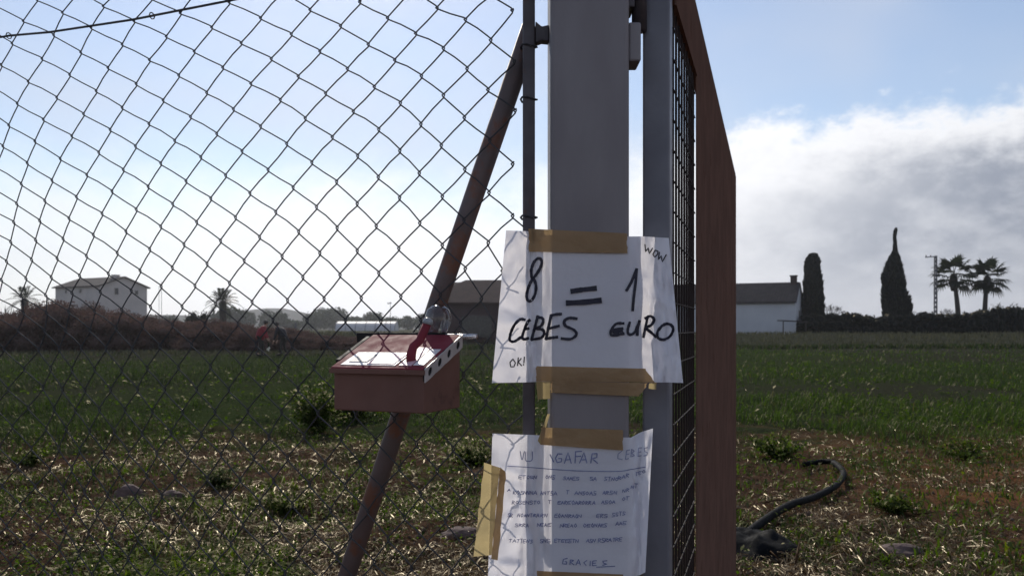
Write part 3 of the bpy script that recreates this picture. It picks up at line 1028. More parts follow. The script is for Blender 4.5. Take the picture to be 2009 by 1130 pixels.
# dark low lean-to roof at its right foot
g0 = on_ground(1562, 90.0)
root = empty('lean_to', g0); tag(root, 'dark low lean-to roof jutting from the foot of the white farmhouse', 'shed')
h_ = hgt(630, 90, g0.z)
mb = MB(); mb.box((-.4, 0, h_), (2.6, 1.6, .10), Matrix.Rotation(.05, 3, 'Y')); mb.build('roof', M['roof_grey'], root)
for sx in (-1.5, .8):
    mb = MB(); mb.beam((sx, -.6, -.2), (sx, -.6, h_ - .05), .09, .09, (0, 1, 0)); mb.build('leg', M['bark'], root)

# low pale greenhouse and sheds near the horizon
root = empty('greenhouse', on_ground(735, 180.0)); tag(root, 'low pale greenhouse tunnel on the far horizon left of the red box', 'greenhouse')
mb = MB()
arc = [(math.cos(a_) * 3.0, max(0, math.sin(a_)) * 1.9 + .1) for a_ in np.linspace(0, math.pi, 11)]
mb.prism(arc, -7.5, 4.5, lambda u_, v_, d: (d, u_, v_)); mb.build('cover', M['pale_panel'], root, False)
mb = MB()
for i in range(7):
    x_ = -7.4 + i * 1.98
    mb.tube([(x_, math.cos(a_) * 3.03, max(0, math.sin(a_)) * 1.93 + .1) for a_ in np.linspace(0, math.pi, 11)], .05, 4)
mb.build('hoops', M['galv_dark'], root)

# poles and masts
def pole(px, d, top, r, label, cat, name, arm=None, group=None):
    g0 = on_ground(px, d)
    h = hgt(top, d, g0.z)
    root = empty(name, g0); tag(root, label, cat, group)
    mb = MB(); mb.tube([(0, 0, -.3), (0, 0, h)], [r, r * .7], 8); mb.build('shaft', M['concrete'], root, True)
    if arm:
        mb = MB(); mb.beam((-arm, 0, h - .35), (arm * .25, 0, h - .28), .09, .09); ar = mb.build('crossarm', M['concrete'], root)
        for x_ in (-arm * .9, -arm * .4, arm * .2):
            mb = MB(); mb.tube([(x_, 0, h - .3), (x_, 0, h - .2), (x_, 0, h - .08)], [.04, .07, .03], 6); mb.build('insulator', M['window_dark'], ar)
    return root


pole(317, 105, 552, .035, 'thin mast right of the grey farmhouse, the right one of two', 'mast', 'mast')
pole(312, 106, 561, .03, 'shorter thin mast just right of the grey farmhouse', 'mast', 'mast')
pole(766, 150, 592, .05, 'slender pole on the horizon left of the red box', 'pole', 'utility_pole', .5)
pole(580, 75, 632, .07, 'short dark post standing in the thicket right of the two people', 'post', 'field_post')
# utility pole with square openings
D = 98.0
g0 = on_ground(1835.5, D); h = hgt(503, D, g0.z)
root = empty('utility_pole', g0); tag(root, 'pierced concrete utility pole left of the fan palms', 'utility pole')
mb = MB()
for sx in (-1, 1):
    mb.beam((sx * .145, 0, -.3), (sx * .10, 0, h), .085, .2, (0, 1, 0))
nb = 17
for i in range(nb + 1):
    z_ = -.1 + (h + .05) * i / nb
    w_ = .29 - .09 * i / nb
    mb.box((0, 0, z_), (w_ - .07, .18, .24))
mb.build('shaft', M['concrete'], root)
mb = MB(); mb.beam((-1.15, 0, h - .12), (.2, 0, h + .0), .1, .1); ar = mb.build('crossarm', M['concrete'], root)
for x_ in (-1.05, -.55):
    mb = MB(); mb.tube([(x_, 0, h - .1), (x_, 0, h + .02), (x_, 0, h + .14)], [.04, .07, .03], 6); mb.build('insulator', M['window_dark'], ar)

# ------------------------------------------------------------------ people picking onions in the field
def skinned(name, verts, edges, radii, mat, parent, root_i=0, sub=1):
    me = bpy.data.meshes.new(name)
    me.from_pydata(verts, edges, [])
    me.materials.append(mat)
    o = bpy.data.objects.new(name, me)
    C.objects.link(o)
    sk = o.modifiers.new('skin', 'SKIN')
    layer = me.skin_vertices[0].data if me.skin_vertices else None
    if layer is None:
        bm = bmesh.new(); bm.from_mesh(me); bm.verts.layers.skin.verify(); bm.to_mesh(me); bm.free()
        layer = me.skin_vertices[0].data
    for i, r in enumerate(radii):
        layer[i].radius = (r, r) if not isinstance(r, tuple) else r
        layer[i].use_root = (i == root_i)
    sk.use_smooth_shade = True
    if sub:
        ss = o.modifiers.new('subdivision', 'SUBSURF'); ss.levels = ss.render_levels = sub
    if parent:
        o.parent = parent
    return o


def person(loc, rz, label, top_mat, lean, drop):
    """faces local +x; lean = forward stoop of the torso, drop = how far the hands reach down"""
    root = empty('person', loc, rz)
    tag(root, label, 'person', 'people working in the field')
    pz = .90
    def tor(s, y=0.0, f=0.0):      # s metres up the spine from the pelvis
        a = lean * (0.35 + 0.65 * min(1, s / .5))
        return (math.sin(a) * s + f, y, pz + math.cos(a) * s)
    pelvis = (0, 0, pz)
    chest, sh, neck = tor(.26), tor(.46), tor(.54)
    hd = (neck[0] + .06, 0, neck[2] + .10); crown = (hd[0] + .02, 0, hd[2] + .13)
    V = [pelvis, chest, sh, neck, hd, crown]; E_ = [(0, 1), (1, 2), (2, 3), (3, 4), (4, 5)]
    R_ = [(.07, .09), (.10, .12), (.09, .13), .055, (.085, .10), .055]
    hands, feet = [], []
    for sg in (-1, 1):
        a = tor(.44, sg * .18); k = len(V)
        el_ = (a[0] + .06, sg * .23, a[2] - .27); wr = (el_[0] + .14, sg * .17, el_[2] - .20 - drop)
        V += [a, el_, wr]; E_ += [(2, k), (k, k + 1), (k + 1, k + 2)]; R_ += [.06, .043, .03]
        hands.append(wr)
        k = len(V)
        hip = (0, sg * .10, pz - .08); kn = (.09 + .03 * sg, sg * .12, .49); an = (.0 + .10 * sg, sg * .12, .09); toe = (an[0] + .17, sg * .14, .04)
        V += [hip, kn, an, toe]; E_ += [(0, k), (k, k + 1), (k + 1, k + 2), (k + 2, k + 3)]; R_ += [.09, .062, .045, .04]
        feet.append((hip, kn, an, toe))
    skinned('body', V, E_, R_, M['skin'], root)
    JV = [(-.01, 0, pz - .20), chest, sh, (neck[0] - .01, 0, neck[2] - .01)]; JE = [(0, 1), (1, 2), (2, 3)]; JR = [(.215, .25), (.21, .235), (.165, .215), (.075, .08)]
    for sg in (-1, 1):
        a = tor(.44, sg * .185); k = len(JV)
        el_ = (a[0] + .06, sg * .235, a[2] - .27); wr = (el_[0] + .12, sg * .18, el_[2] - .17 - drop)
        JV += [a, el_, wr]; JE += [(2, k), (k, k + 1), (k + 1, k + 2)]; JR += [.10, .08, .058]
    skinned('jacket', JV, JE, JR, top_mat, root)
    TV = [(0, 0, pz - .02)]; TE = []; TR = [(.125, .15)]
    for hip, kn, an, toe in feet:
        k = len(TV); TV += [hip, kn, (an[0], an[1], an[2] + .04)]; TE += [(0, k), (k, k + 1), (k + 1, k + 2)]; TR += [.11, .082, .065]
    skinned('trousers', TV, TE, TR, M['trousers'], root)
    for hip, kn, an, toe in feet:
        skinned('boot', [(an[0] - .03, an[1], .20), (an[0] - .02, an[1], .07), toe, (toe[0] + .06, toe[1], .04)], [(0, 1), (1, 2), (2, 3)], [.062, .064, .052, .04], M['dark_cloth'], root)
    for (x, y, z), sg in zip(hands, (-1, 1)):
        mb = MB(); mb.box((x + .025, y, z - .05), (.035, .075, .10), Matrix.Rotation(-.3, 3, 'Y'))
        for fi, L in enumerate((.062, .075, .08, .07)):
            yy = y + (fi - 1.5) * .02 * sg
            mb.tube([(x + .04, yy, z - .09), (x + .055, yy, z - .09 - L * .55), (x + .045, yy, z - .09 - L)], [.010, .009, .007], 5)
        mb.tube([(x + .03, y - sg * .035, z - .03), (x + .06, y - sg * .055, z - .07), (x + .07, y - sg * .045, z - .10)], [.011, .01, .008], 5)
        mb.build('hand', M['skin'], root, True)
    bm = bmesh.new(); bmesh.ops.create_uvsphere(bm, u_segments=14, v_segments=9, radius=.11)
    for v_ in bm.verts:
        if v_.co.z < -.02 and v_.co.x > .0: v_.co *= .75
        v_.co.z *= 1.08
    me = bpy.data.meshes.new('hair'); bm.to_mesh(me); bm.free(); me.materials.append(M['hair'])
    o = bpy.data.objects.new('hair', me); C.objects.link(o); o.parent = root; o.location = (hd[0] - .012, 0, hd[2] + .06)
    fc = MB(); fc.tube([(hd[0] + .10, 0, hd[2] + .07), (hd[0] + .125, 0, hd[2] + .03), (hd[0] + .10, 0, hd[2] + .015)], [.008, .014, .008], 6)
    fc.build('nose', M['skin'], root)
    return root, hands


p1, h1 = person(on_ground(510, 41.0), 0.10, 'person in a red jacket stooping in the green field, facing right', M['red_cloth'], .42, .06)
p2, h2 = person(on_ground(557, 42.0), math.pi - .25, 'person in dark clothes bent over beside the person in red', M['dark_cloth'], .62, .10)
# bunch of onions in the red-jacketed person's hand
hw = Vector(p1.location) + Matrix.Rotation(0.10, 3, 'Z') @ Vector(h1[0])
root = empty('onion_bunch', hw + Vector((.05, 0, -.12))); tag(root, 'bunch of white onions held by the person in red', 'onions')
for i in range(4):
    a = i * 1.7
    mb = MB(); bx, by = .045 * math.cos(a), .045 * math.sin(a)
    mb.tube([(bx, by, -.34 - .03 * i), (bx, by, -.33 - .03 * i), (bx, by, -.30 - .03 * i), (bx, by, -.265 - .03 * i), (bx * .6, by * .6, -.22 - .03 * i)], [.008, .028, .04, .028, .009], 8)
    mb.build('bulb', M['onion'], root, True)
mb = MB()
for i in range(9):
    a = i * .7
    mb.tube([(.03 * math.cos(a), .03 * math.sin(a), -.24), (.02 * math.cos(a), .02 * math.sin(a), 0), (.09 * math.cos(a), .09 * math.sin(a), .09)], [.008, .007, .003], 4)
mb.build('stalks', M['grass'], root)

# ------------------------------------------------------------------ gate post
PX0, PX1, PY0, PY1 = .0564, .1722, 1.300, 1.410
post = empty('gate_post', ((PX0 + PX1) / 2, (PY0 + PY1) / 2, 0))
tag(post, 'thick grey square steel post carrying the two handwritten notices', 'post')
pc = Vector(post.location)
mb = MB(); mb.box((0, 0, 1.0), (PX1 - PX0, PY1 - PY0, 2.7)); mb.build('shaft', M['galv'], post, bevel=.006)
mb = MB(); mb.box((0, 0, 2.37), (PX1 - PX0 + .012, PY1 - PY0 + .012, .03)); mb.build('cap', M['galv'], post, bevel=.006)
mb = MB(); mb.box(Vector((.1815, 1.335, EYE + .424)) - pc, (.0185, .05, .058)); mb.build('latch_block', M['galv'], post, bevel=.003)
mb = MB(); mb.box(Vector((.178, 1.350, EYE + .55)) - pc, (.011, .05, .14)); mb.build('hinge_plate', M['galv_dark'], post, bevel=.002)

# ------------------------------------------------------------------ gate, swung open away from us
GA = math.radians(16.3)
ga = Vector((math.sin(GA), math.cos(GA), 0)); gn = Vector((math.cos(GA), -math.sin(GA), 0))
G0 = Vector((.244, 1.36, 0))
gate = empty('gate', G0)
tag(gate, 'brown metal gate with a wire grid, swung open away from the post', 'gate')
def gp(t_, n_, z_):
    return ga * t_ + gn * n_ + Vector((0, 0, z_))
ZB, ZT, GL = .14, EYE + .640, 2.45
T_MID = .50
def rail(name, a, b, wx, wy, mat, bev=.003):
    mb = MB(); mb.beam(a, b, wx, wy, tuple(gn)); return mb.build(name, mat, gate, bevel=bev)
rail('stile', gp(0, -.0205, ZB), gp(0, -.0205, ZT - .006), .041, .041, M['stile'])
rail('stile', gp(GL - .02, -.02, ZB), gp(GL - .02, -.02, ZT - .006), .04, .04, M['gate_brown'])
rail('rail', gp(.021, -.0185, ZT - .026), gp(GL - .041, -.0185, ZT - .026), .034, .040, M['gate_brown'])
rail('rail', gp(.021, -.0185, ZB + .02), gp(GL - .041, -.0185, ZB + .02), .034, .040, M['gate_brown'])
mb = MB(); mb.tube([gp(-.02, -.004, ZT + .004), gp(GL, -.004, ZT + .004)], .0085, 10); mb.build('top_tube', M['rail'], gate, True)
# sheet with the grid window
mb = MB()
def sheet(t0, t1, z0, z1):
    mb.box(gp((t0 + t1) / 2, .0045, (z0 + z1) / 2), (.003, t1 - t0, z1 - z0), Matrix.Rotation(-GA, 3, 'Z'))
sheet(T_MID - .075, GL, ZB, ZT - .006)
mb.build('sheet_panel', M['gate_brown'], gate)
mb = MB(); sheet(.0215, T_MID - .0753, EYE + .503, ZT - .006); mb.build('top_sheet', M['gate_brown'], gate)
mb = MB()
k_ = 0
t_ = .045
while t_ < T_MID - .07:
    mb.tube([gp(t_, -.002, ZB + .04), gp(t_, -.002, EYE + .51)], .0021, 6); t_ += .0475
z_ = ZB + .06
while z_ < EYE + .50:
    mb.tube([gp(.02, .0012, z_), gp(T_MID - .074, .0012, z_)], .0012, 6); z_ += .0475
tag(mb.build('wire_grid', M['gate_wire'], gate), kind='stuff')
for hz in (EYE + .535, .35):
    mb = MB()
    c_ = Vector((.193, 1.345, hz)) - G0
    mb.tube([c_ + Vector((0, 0, -.085)), c_ + Vector((0, 0, .085))], .0115, 12)
    mb.box(c_ + Vector((.012, .0, .02)), (.03, .012, .07))
    mb.build('hinge', M['galv_dark'], gate, True)

# ------------------------------------------------------------------ chain-link fence
FA = math.radians(24.0); FY0 = 1.355
fc_, fs_ = math.cos(FA), math.sin(FA)
fd = Vector((-fc_, fs_, 0)); fnrm = Vector((-fs_, -fc_, 0))
FK = FY0 / 1.39
fence = empty('chain_link_fence', (0, FY0, 0))
tag(fence, 'slack chain-link fence with a leaning brace, left of the post', 'fence')
def fp(t_, z_, n_=0.0):          # z_ relative to the lens height
    return fd * (t_ * FK) + fnrm * n_ + Vector((0, 0, EYE + z_ * FK))
CT = [0.66701, -0.026308, 0.001155, -6.2e-05, -0.09573, 0.005213, -3.1e-05, 0.000117, -0.000139, 0.000105]
CZ = [0.276346, -0.078347, 0.00047, 5.9e-05, 0.004102, 0.000212, -0.000243, 8.5e-05, -6.2e-05, -2.7e-05]
# knots of the slack mesh as measured along the fence (mm): (column, row): (along, up)
NODES = {(-14,4):(1179,104),(-13,3):(1163,143),(-13,5):(1120,69),(-12,2):(1150,183),(-12,4):(1104,106),(-11,1):(1141,224),(-11,3):(1087,144),(-11,5):(1046,70),(-10,0):(1132,262),(-10,2):(1075,184),(-10,4):(1029,106),(-9,-3):(1174,385),(-9,-1):(1118,302),(-9,1):(1063,223),(-9,3):(1012,144),(-9,5):(970,73),(-8,-4):(1156,427),(-8,-2):(1100,344),(-8,0):(1048,263),(-8,2):(995,183),(-8,4):(948,107),(-7,-7):(1179,556),(-7,-5):(1130,470),(-7,-3):(1077,387),(-7,-1):(1027,303),(-7,1):(978,223),(-7,3):(929,146),(-7,5):(891,74),(-6,-8):(1146,597),(-6,-6):(1097,512),(-6,-4):(1052,429),(-6,-2):(1003,345),(-6,0):(957,265),(-6,2):(910,187),(-6,4):(869,109),(-5,-9):(1112,639),(-5,-7):(1056,554),(-5,-5):(1013,470),(-5,-3):(970,388),(-5,-1):(928,307),(-5,1):(886,228),(-5,3):(845,149),(-5,5):(808,75),(-4,-8):(1022,598),(-4,-6):(976,512),(-4,-4):(937,429),(-4,-2):(895,349),(-4,0):(859,270),(-4,2):(822,190),(-4,4):(785,113),(-3,-9):(997,640),(-3,-7):(945,553),(-3,-5):(902,471),(-3,-3):(864,391),(-3,-1):(829,310),(-3,1):(795,231),(-3,3):(760,153),(-2,-8):(916,598),(-2,-6):(870,513),(-2,-4):(832,431),(-2,-2):(797,353),(-2,0):(764,273),(-2,2):(732,195),(-1,-9):(883,636),(-1,-7):(832,554),(-1,-5):(795,473),(-1,-3):(762,393),(-1,-1):(732,315),(-1,1):(702,236),(-1,3):(674,159),(-1,5):(647,81),(0,-8):(801,595),(0,-6):(761,515),(0,-4):(726,434),(0,-2):(697,355),(0,0):(669,277),(0,2):(643,199),(0,4):(618,121),(1,-7):(718,554),(1,-5):(687,477),(1,-3):(658,396),(1,-1):(633,319),(1,1):(609,241),(1,3):(586,162),(1,5):(565,84),(2,-8):(683,593),(2,-6):(649,517),(2,-4):(619,437),(2,-2):(595,359),(2,0):(574,281),(2,2):(551,203),(2,4):(531,124),(2,6):(513,49),(3,-7):(607,556),(3,-5):(581,479),(3,-3):(556,400),(3,-1):(536,322),(3,1):(518,245),(3,3):(496,165),(3,5):(481,88),(3,7):(466,17),(4,-8):(566,596),(4,-6):(538,518),(4,-4):(516,442),(4,-2):(494,363),(4,0):(477,284),(4,2):(460,208),(4,4):(446,129),(4,6):(434,51),(5,-7):(494,557),(5,-5):(470,481),(5,-3):(450,406),(5,-1):(436,327),(5,1):(422,249),(5,3):(410,171),(5,5):(401,91),(5,7):(392,16),(6,-6):(426,519),(6,-4):(411,443),(6,-2):(396,368),(6,0):(382,290),(6,2):(372,212),(6,4):(365,132),(6,6):(356,53),(7,-7):(386,556),(7,-5):(365,481),(7,-3):(353,407),(7,-1):(339,330),(7,1):(330,253),(7,3):(329,174),(7,5):(323,93),(7,7):(312,15),(8,-6):(322,519),(8,-4):(308,444),(8,-2):(296,370),(8,0):(287,294),(8,2):(288,213),(8,4):(288,133),(8,6):(280,53),(9,-7):(283,554),(9,-5):(266,480),(9,-3):(254,407),(9,-1):(245,335),(9,1):(246,255),(9,3):(250,173),(9,5):(245,94),(10,-6):(228,519),(10,-4):(214,447),(10,-2):(203,375),(10,0):(204,296),(10,4):(206,134),(10,6):(202,54),(11,-5):(174,486),(11,-3):(163,415),(11,-1):(164,336),(11,1):(167,256),(11,3):(166,174),(11,5):(163,95),(12,-6):(134,522),(12,-4):(122,455),(12,-2):(122,379),(12,0):(126,298),(12,2):(124,215),(12,4):(124,136),(13,-5):(82,496),(13,-3):(79,417),(13,-1):(84,339),(13,1):(83,256),(13,5):(82,97),(14,-4):(37,457),(14,-2):(42,379),(14,2):(40,216),(14,4):(41,137),(15,-5):(0,499),(15,1):(-1,258),(15,3):(-1,177)}
def cub(c, h, v):
    return sum(q * h ** i * v ** j for q, (i, j) in zip(c, [(i, j) for i in range(4) for j in range(4 - i)]))
VR = {}
def vrange(h):
    key = round(h, 3)
    if key not in VR:
        lo = 0.0
        while cub(CZ, h, lo) < .64 and lo > -6: lo -= .1
        hi = 0.0
        while cub(CZ, h, hi) > .0 and hi < 5: hi += .1
        VR[key] = (lo, hi)
    return VR[key]
JR_ = random.Random(5)
NODE = {}
def knot(H, V):
    if (H, V) in NODE: return NODE[(H, V)]
    if (H, V) in NODES:
        q = NODES[(H, V)]; r = (q[0] / 1000, q[1] / 1000)
    else:
        h, v = H / 2, V / 2
        hc = min(7.5, max(-7, h)); lo, hi = vrange(hc); vc = min(hi, max(lo, v))
        t_ = cub(CT, hc, vc) - .1 * (h - hc) - (.012 if v > vc else .03) * (v - vc)
        zz = cub(CZ, hc, vc) + .004 * (h - hc) - .081 * (v - vc)
        r = (t_ + JR_.uniform(-.003, .003), zz + JR_.uniform(-.003, .003))
    NODE[(H, V)] = r
    return r
T_POLE = -.02
WR = .00125
for S in range(-42, 17):
    run, runs = [], []
    V0 = -40
    for V in range(V0, 60):
        right = (V - S) % 2 != 0
        H = S + 1 if right else S
        t0, z0 = knot(H, V)
        if z0 > .70 or z0 < -1.29:
            if run: runs.append(run); run = []
            continue
        t1, z1 = knot(S if right else S + 1, V + 1)
        sg = -1 if right else 1                       # +t is towards the left
        e0 = t0 + sg * .0024
        e1 = t1 - sg * .0024
        dep = -.0024 if right else .0024
        seg = [(e0, z0, 0.0)]
        bow = JR_.uniform(-.0012, .0024)
        for q in (.07, .5, .93):
            seg.append((e0 + (e1 - e0) * q, z0 + (z1 - z0) * (q + (.02 if q < .1 else -.02 if q > .9 else 0)) + (bow if q == .5 else 0), dep))
        for pt in seg:
            if pt[0] < T_POLE or pt[0] > 2.62:
                if run: runs.append(run); run = []
            else:
                run.append(pt)
    if run: runs.append(run)
    runs = [r for r in runs if len(r) > 2]
    if not runs: continue
    mb = MB()
    for r in runs:
        mb.tube([fp(a, b, c) for a, b, c in r], WR, 5)
    wo = mb.build('wire', M['wire'], fence, True)
    if len(runs) > 3:
        wo['kind'] = 'stuff'
# tension wire, end pole, brace, brackets, far post
mb = MB()
tw = [(T_POLE, .600), (.3, .598), (.541, .597), (.8, .596), (1.03, .603), (1.15, .612), (1.3, .614), (1.7, .618), (2.62, .64)]
mb.tube([fp(a, b, .0036) for a, b in tw], .0023, 6); mb.build('tension_wire', M['wire'], fence, True)
for q in (.35, .75, 1.15):
    mb = MB(); mb.tube([fp(q, np.interp(q, [a for a, _ in tw], [b for _, b in tw]) + .006 * math.cos(a_), .0036 + .006 * math.sin(a_)) for a_ in np.linspace(0, 6.28, 9)], .0012, 5); mb.build('tie', M['wire'], fence)
fo = Vector((0, FY0, 0))
mb = MB(); mb.beam(Vector((.0257, 1.356, -.3)) - fo, Vector((.0257, 1.356, 2.2)) - fo, .0185, .02, (0, 1, 0)); mb.build('end_pole', M['galv_dark'], fence, bevel=.002)
for z_ in (.51, .43, .35, .17):
    mb = MB(); mb.tube([Vector((.0257 + .0125 * math.cos(a_), 1.356 + .0135 * math.sin(a_), EYE + z_ + .002 * math.sin(2 * a_))) - fo for a_ in np.linspace(0, 6.28, 11)], .0016, 5); mb.build('tie', M['wire'], fence)
mb = MB(); mb.tube([fp(-.022, .478, -.026), fp(.14, .062, -.026), fp(.665, -1.32, -.026)], .0155, 14); mb.build('brace', M['brace'], fence, True)
for z_ in (.450, -.290):
    mb = MB(); mb.prism([(.0358, -.016), (.0452, -.0125), (.0562, -.0135), (.0562, .0115), (.0452, .009), (.0358, .017)], 1.347, 1.367, lambda u_, v_, d: Vector((u_, d, EYE + z_ + v_)) - fo)
    mb.build('bracket', M['galv_dark'], fence, bevel=.0015)
mb = MB(); mb.tube([fp(2.64, -1.5), fp(2.64, .86)], .022, 12); mb.build('line_post', M['galv_dark'], fence, True)

# ------------------------------------------------------------------ red collection box on the fence
bR = Vector((-.1300 * FK, 1.310 * FK, EYE)); bd = Vector((-fc_, fs_, 0)); bb = Vector((fs_, fc_, 0))
box = empty('collection_box', bR + (bd * .08 + bb * .06 + Vector((0, 0, -.124))) * FK)
tag(box, 'red collection box with a sloping lid, fixed to the fence', 'money box')
bo = Vector(box.location)
def B(w_, d_, z_):
    return bR + (bd * w_ + bb * d_ + Vector((0, 0, z_))) * FK - bo
BW, BD = .160, .116
zt0, zt1, zb0 = -.0615, -.0135, -.1255
sl = (zt1 - zt0) / BD
def ztop(d_): return zt0 + sl * d_
mb = MB(); mb.prism([(0, zb0), (0, zt0), (BD, zt1), (BD, zb0)], 0, BW, lambda u_, v_, d: B(d, u_, v_)); mb.build('body', M['red_shaded'], box, bevel=.002)
mb = MB(); mb.prism([(-.004, ztop(-.004) + .0006), (-.004, ztop(-.004) + .0042), (BD, zt1 + .0042), (BD, zt1 + .0006)], -.001, BW + .003, lambda u_, v_, d: B(d, u_, v_))
lid = mb.build('lid', M['red_paint'], box, bevel=.001)
def patch(mb, w0, w1, s0, s1, off, th=.0006, skew=0.0):
    q = [(w0, s0), (w1, s0), (w1 + skew, s1), (w0 + skew, s1)]
    vs_ = [B(a, b, ztop(b) + .0042 + off) for a, b in q] + [B(a, b, ztop(b) + .0042 + off + th) for a, b in q]
    return mb.add(vs_, [(3, 2, 1, 0), (4, 5, 6, 7)] + [(i, (i + 1) % 4, 4 + (i + 1) % 4, 4 + i) for i in range(4)])
lb = patch(MB(), .052, .150, .003, .047, .0004, skew=-.004).build('label', M['label'], box)
patch(MB(), .056, .104, .006, .043, .0012, skew=-.003).build('pink_field', M['label_pink'], lb)
patch(MB(), .108, .140, .012, .038, .0012, skew=-.003).build('print_block', M['label_grey'], lb)
lb2 = patch(MB(), .004, .022, .006, .060, .0004).build('label', M['label'], box)
patch(MB(), .024, .046, .004, .066, .0004).build('pink_label', M['label_pink'], box)
# front lip of the lid
mb = MB(); mb.box(B(BW / 2, -.0055, zt0 - .003), (BW + .004, .002, .007), Matrix.Rotation(-FA, 3, 'Z')); mb.build('lip', M['red_shaded'], box)
# perforated plate along the right top edge
mb = MB()
n4 = 4; L4 = (BD + .004) / n4; hw_ = .0215
for i in range(n4):
    c_u = -.004 + (i + .5) * L4
    outer = []
    for kk in range(16):
        a_ = 2 * math.pi * (kk + .5) / 16
        cx_, cy_ = math.cos(a_), math.sin(a_); m_ = max(abs(cx_) / (L4 / 2), abs(cy_) / (hw_ / 2))
        outer.append((cx_ / m_, cy_ / m_))
    inner = [(.0062 * math.cos(2 * math.pi * (kk + .5) / 16), .0062 * math.sin(2 * math.pi * (kk + .5) / 16)) for kk in range(16)]
    vs_ = []
    for dep in (-.0030, -.0045):
        for ring in (outer, inner):
            for (a_, c_) in ring:
                u_ = c_u + a_; vs_.append(B(dep, u_, ztop(u_) + .0045 - hw_ / 2 + c_))
    fs__ = []
    for kk in range(16):
        k2 = (kk + 1) % 16
        fs__ += [(kk, k2, 16 + k2, 16 + kk), (32 + k2, 32 + kk, 48 + kk, 48 + k2), (16 + kk, 16 + k2, 48 + k2, 48 + kk), (k2, kk, 32 + kk, 32 + k2)]
    mb.add(vs_, fs__)
mb.build('perforated_strip', M['plate'], box)
mb = MB(); mb.prism([(-.003, ztop(-.003) - .015), (-.003, ztop(-.003) + .0035), (BD - .001, zt1 + .0035), (BD - .001, zt1 - .015)], -.0022, -.0004, lambda u_, v_, d: B(d, u_, v_)); mb.build('backing', M['dark_metal'], box)
# one carrying bar at the back; dark reflection and sun glint put into materials
mb = MB(); mb.beam(B(.030, BD + .006, zt1 - .001), B(.198, BD + .006, zt1 - .001), .007, .016); mb.build('bar', M['dark_metal'], box, bevel=.001)
mb = MB(); mb.tube([B(-.027, BD + .006, zt1 + .0012), B(.0295, BD + .006, zt1 + .001)], .0042, 10); mb.build('bar_end_glint', M['bar_glint'], box, True)
mb = MB(); mb.beam(B(.166, .02, ztop(.02)), B(.170, BD + .002, zt1 - .002), .008, .010); mb.build('hinge', M['dark_metal'], box, bevel=.001)
# red spout with a grey cap and a small clear jar behind it
mb = MB(); mb.tube([B(.034, .020, ztop(.02) + .003), B(.037, .026, ztop(.026) + .012), B(.037, .032, ztop(.03) + .022), B(.030, .040, -.018), B(.0215, .048, .0085)], [.0072, .0072, .0066, .0064, .0066], 14)
sp_ = mb.build('spout', M['red_paint'], box, True)
mb = MB(); mb.tube([B(.0216, .0478, .0070), B(.0208, .0485, .0110), B(.0200, .0493, .0150), B(.0197, .0497, .0165)], [.0076, .0076, .0064, .003], 14); mb.build('cap', M['cap'], sp_, True)
mb = MB()
jc = [(.0005, -.010), (.013, -.010), (.017, -.004), (.0205, .006), (.0205, .016), (.017, .026), (.010, .032), (.0005, .034)]
mb.tube([B(.030, .098, z_ + .0045) for _, z_ in jc], [r_ for r_, _ in jc], 20, cap=True); mb.build('clear_jar', M['clear'], box, True)

# ------------------------------------------------------------------ notices
class Sheet:
    """a paper sheet bent round the post; columns: (x top, x bottom, y top, y bottom, depth)"""
    def __init__(self, cols, seed, amp):
        self.c = np.array(cols, float); self.seed = seed; self.amp = amp
        self.u = np.arange(len(cols), dtype=float)
    def uv(self, px, py):
        v = 0.5
        for _ in range(6):
            xs_ = self.c[:, 0] + (self.c[:, 1] - self.c[:, 0]) * v
            u = float(np.interp(px, xs_, self.u))
            yt, yb = np.interp(u, self.u, self.c[:, 2]), np.interp(u, self.u, self.c[:, 3])
            v = min(1, max(0, (py - yt) / (yb - yt)))
        return u, v
    def depth(self, u, v):
        d = float(np.interp(u, self.u, self.c[:, 4]))
        on = min(abs(u - self.flat[0]), abs(u - self.flat[1])) if not (self.flat[0] <= u <= self.flat[1]) else 0.0
        n = fbm(np.array([u * 1.9 + 3]), np.array([v * 5.0 + 1]), self.seed, 3)[0] - .5
        n2 = abs(fbm(np.array([u * 1.1 + v * 2.0]), np.array([v * 3.1 - u * .6]), self.seed + 5, 2)[0] - .5)
        for (u0, u1, v0, sl_, wd_, a_) in self.creases:        # sharp folds
            if u0 <= u <= u1:
                d += a_ * max(0.0, 1 - abs(v - v0 - sl_ * (u - u0)) / wd_) * min(1, (u - u0) * 3, (u1 - u) * 3)
        return d + self.amp * min(1, on * 1.3 + .10) * (n * 1.2 - n2 * .8)
    def at(self, px, py, off):
        u, v = self.uv(px, py)
        return P(px, py, self.depth(u, v) - off)
    def build(self, parent, org):
        nu, nv = (len(self.c) - 1) * 9 + 1, 64
        V = []
        for j in range(nv):
            v = j / (nv - 1)
            for i in range(nu):
                u = i / 9
                px = np.interp(u, self.u, self.c[:, 0]) * (1 - v) + np.interp(u, self.u, self.c[:, 1]) * v
                py = np.interp(u, self.u, self.c[:, 2]) * (1 - v) + np.interp(u, self.u, self.c[:, 3]) * v
                V.append(tuple(P(px, py, self.depth(u, v)) - org))
        id_ = np.arange(nu * nv).reshape(nv, nu)
        f = np.stack([id_[:-1, :-1].ravel(), id_[1:, :-1].ravel(), id_[1:, 1:].ravel(), id_[:-1, 1:].ravel()], 1)
        return np_mesh('paper', np.array(V), f, M['paper'], parent, smooth=True)


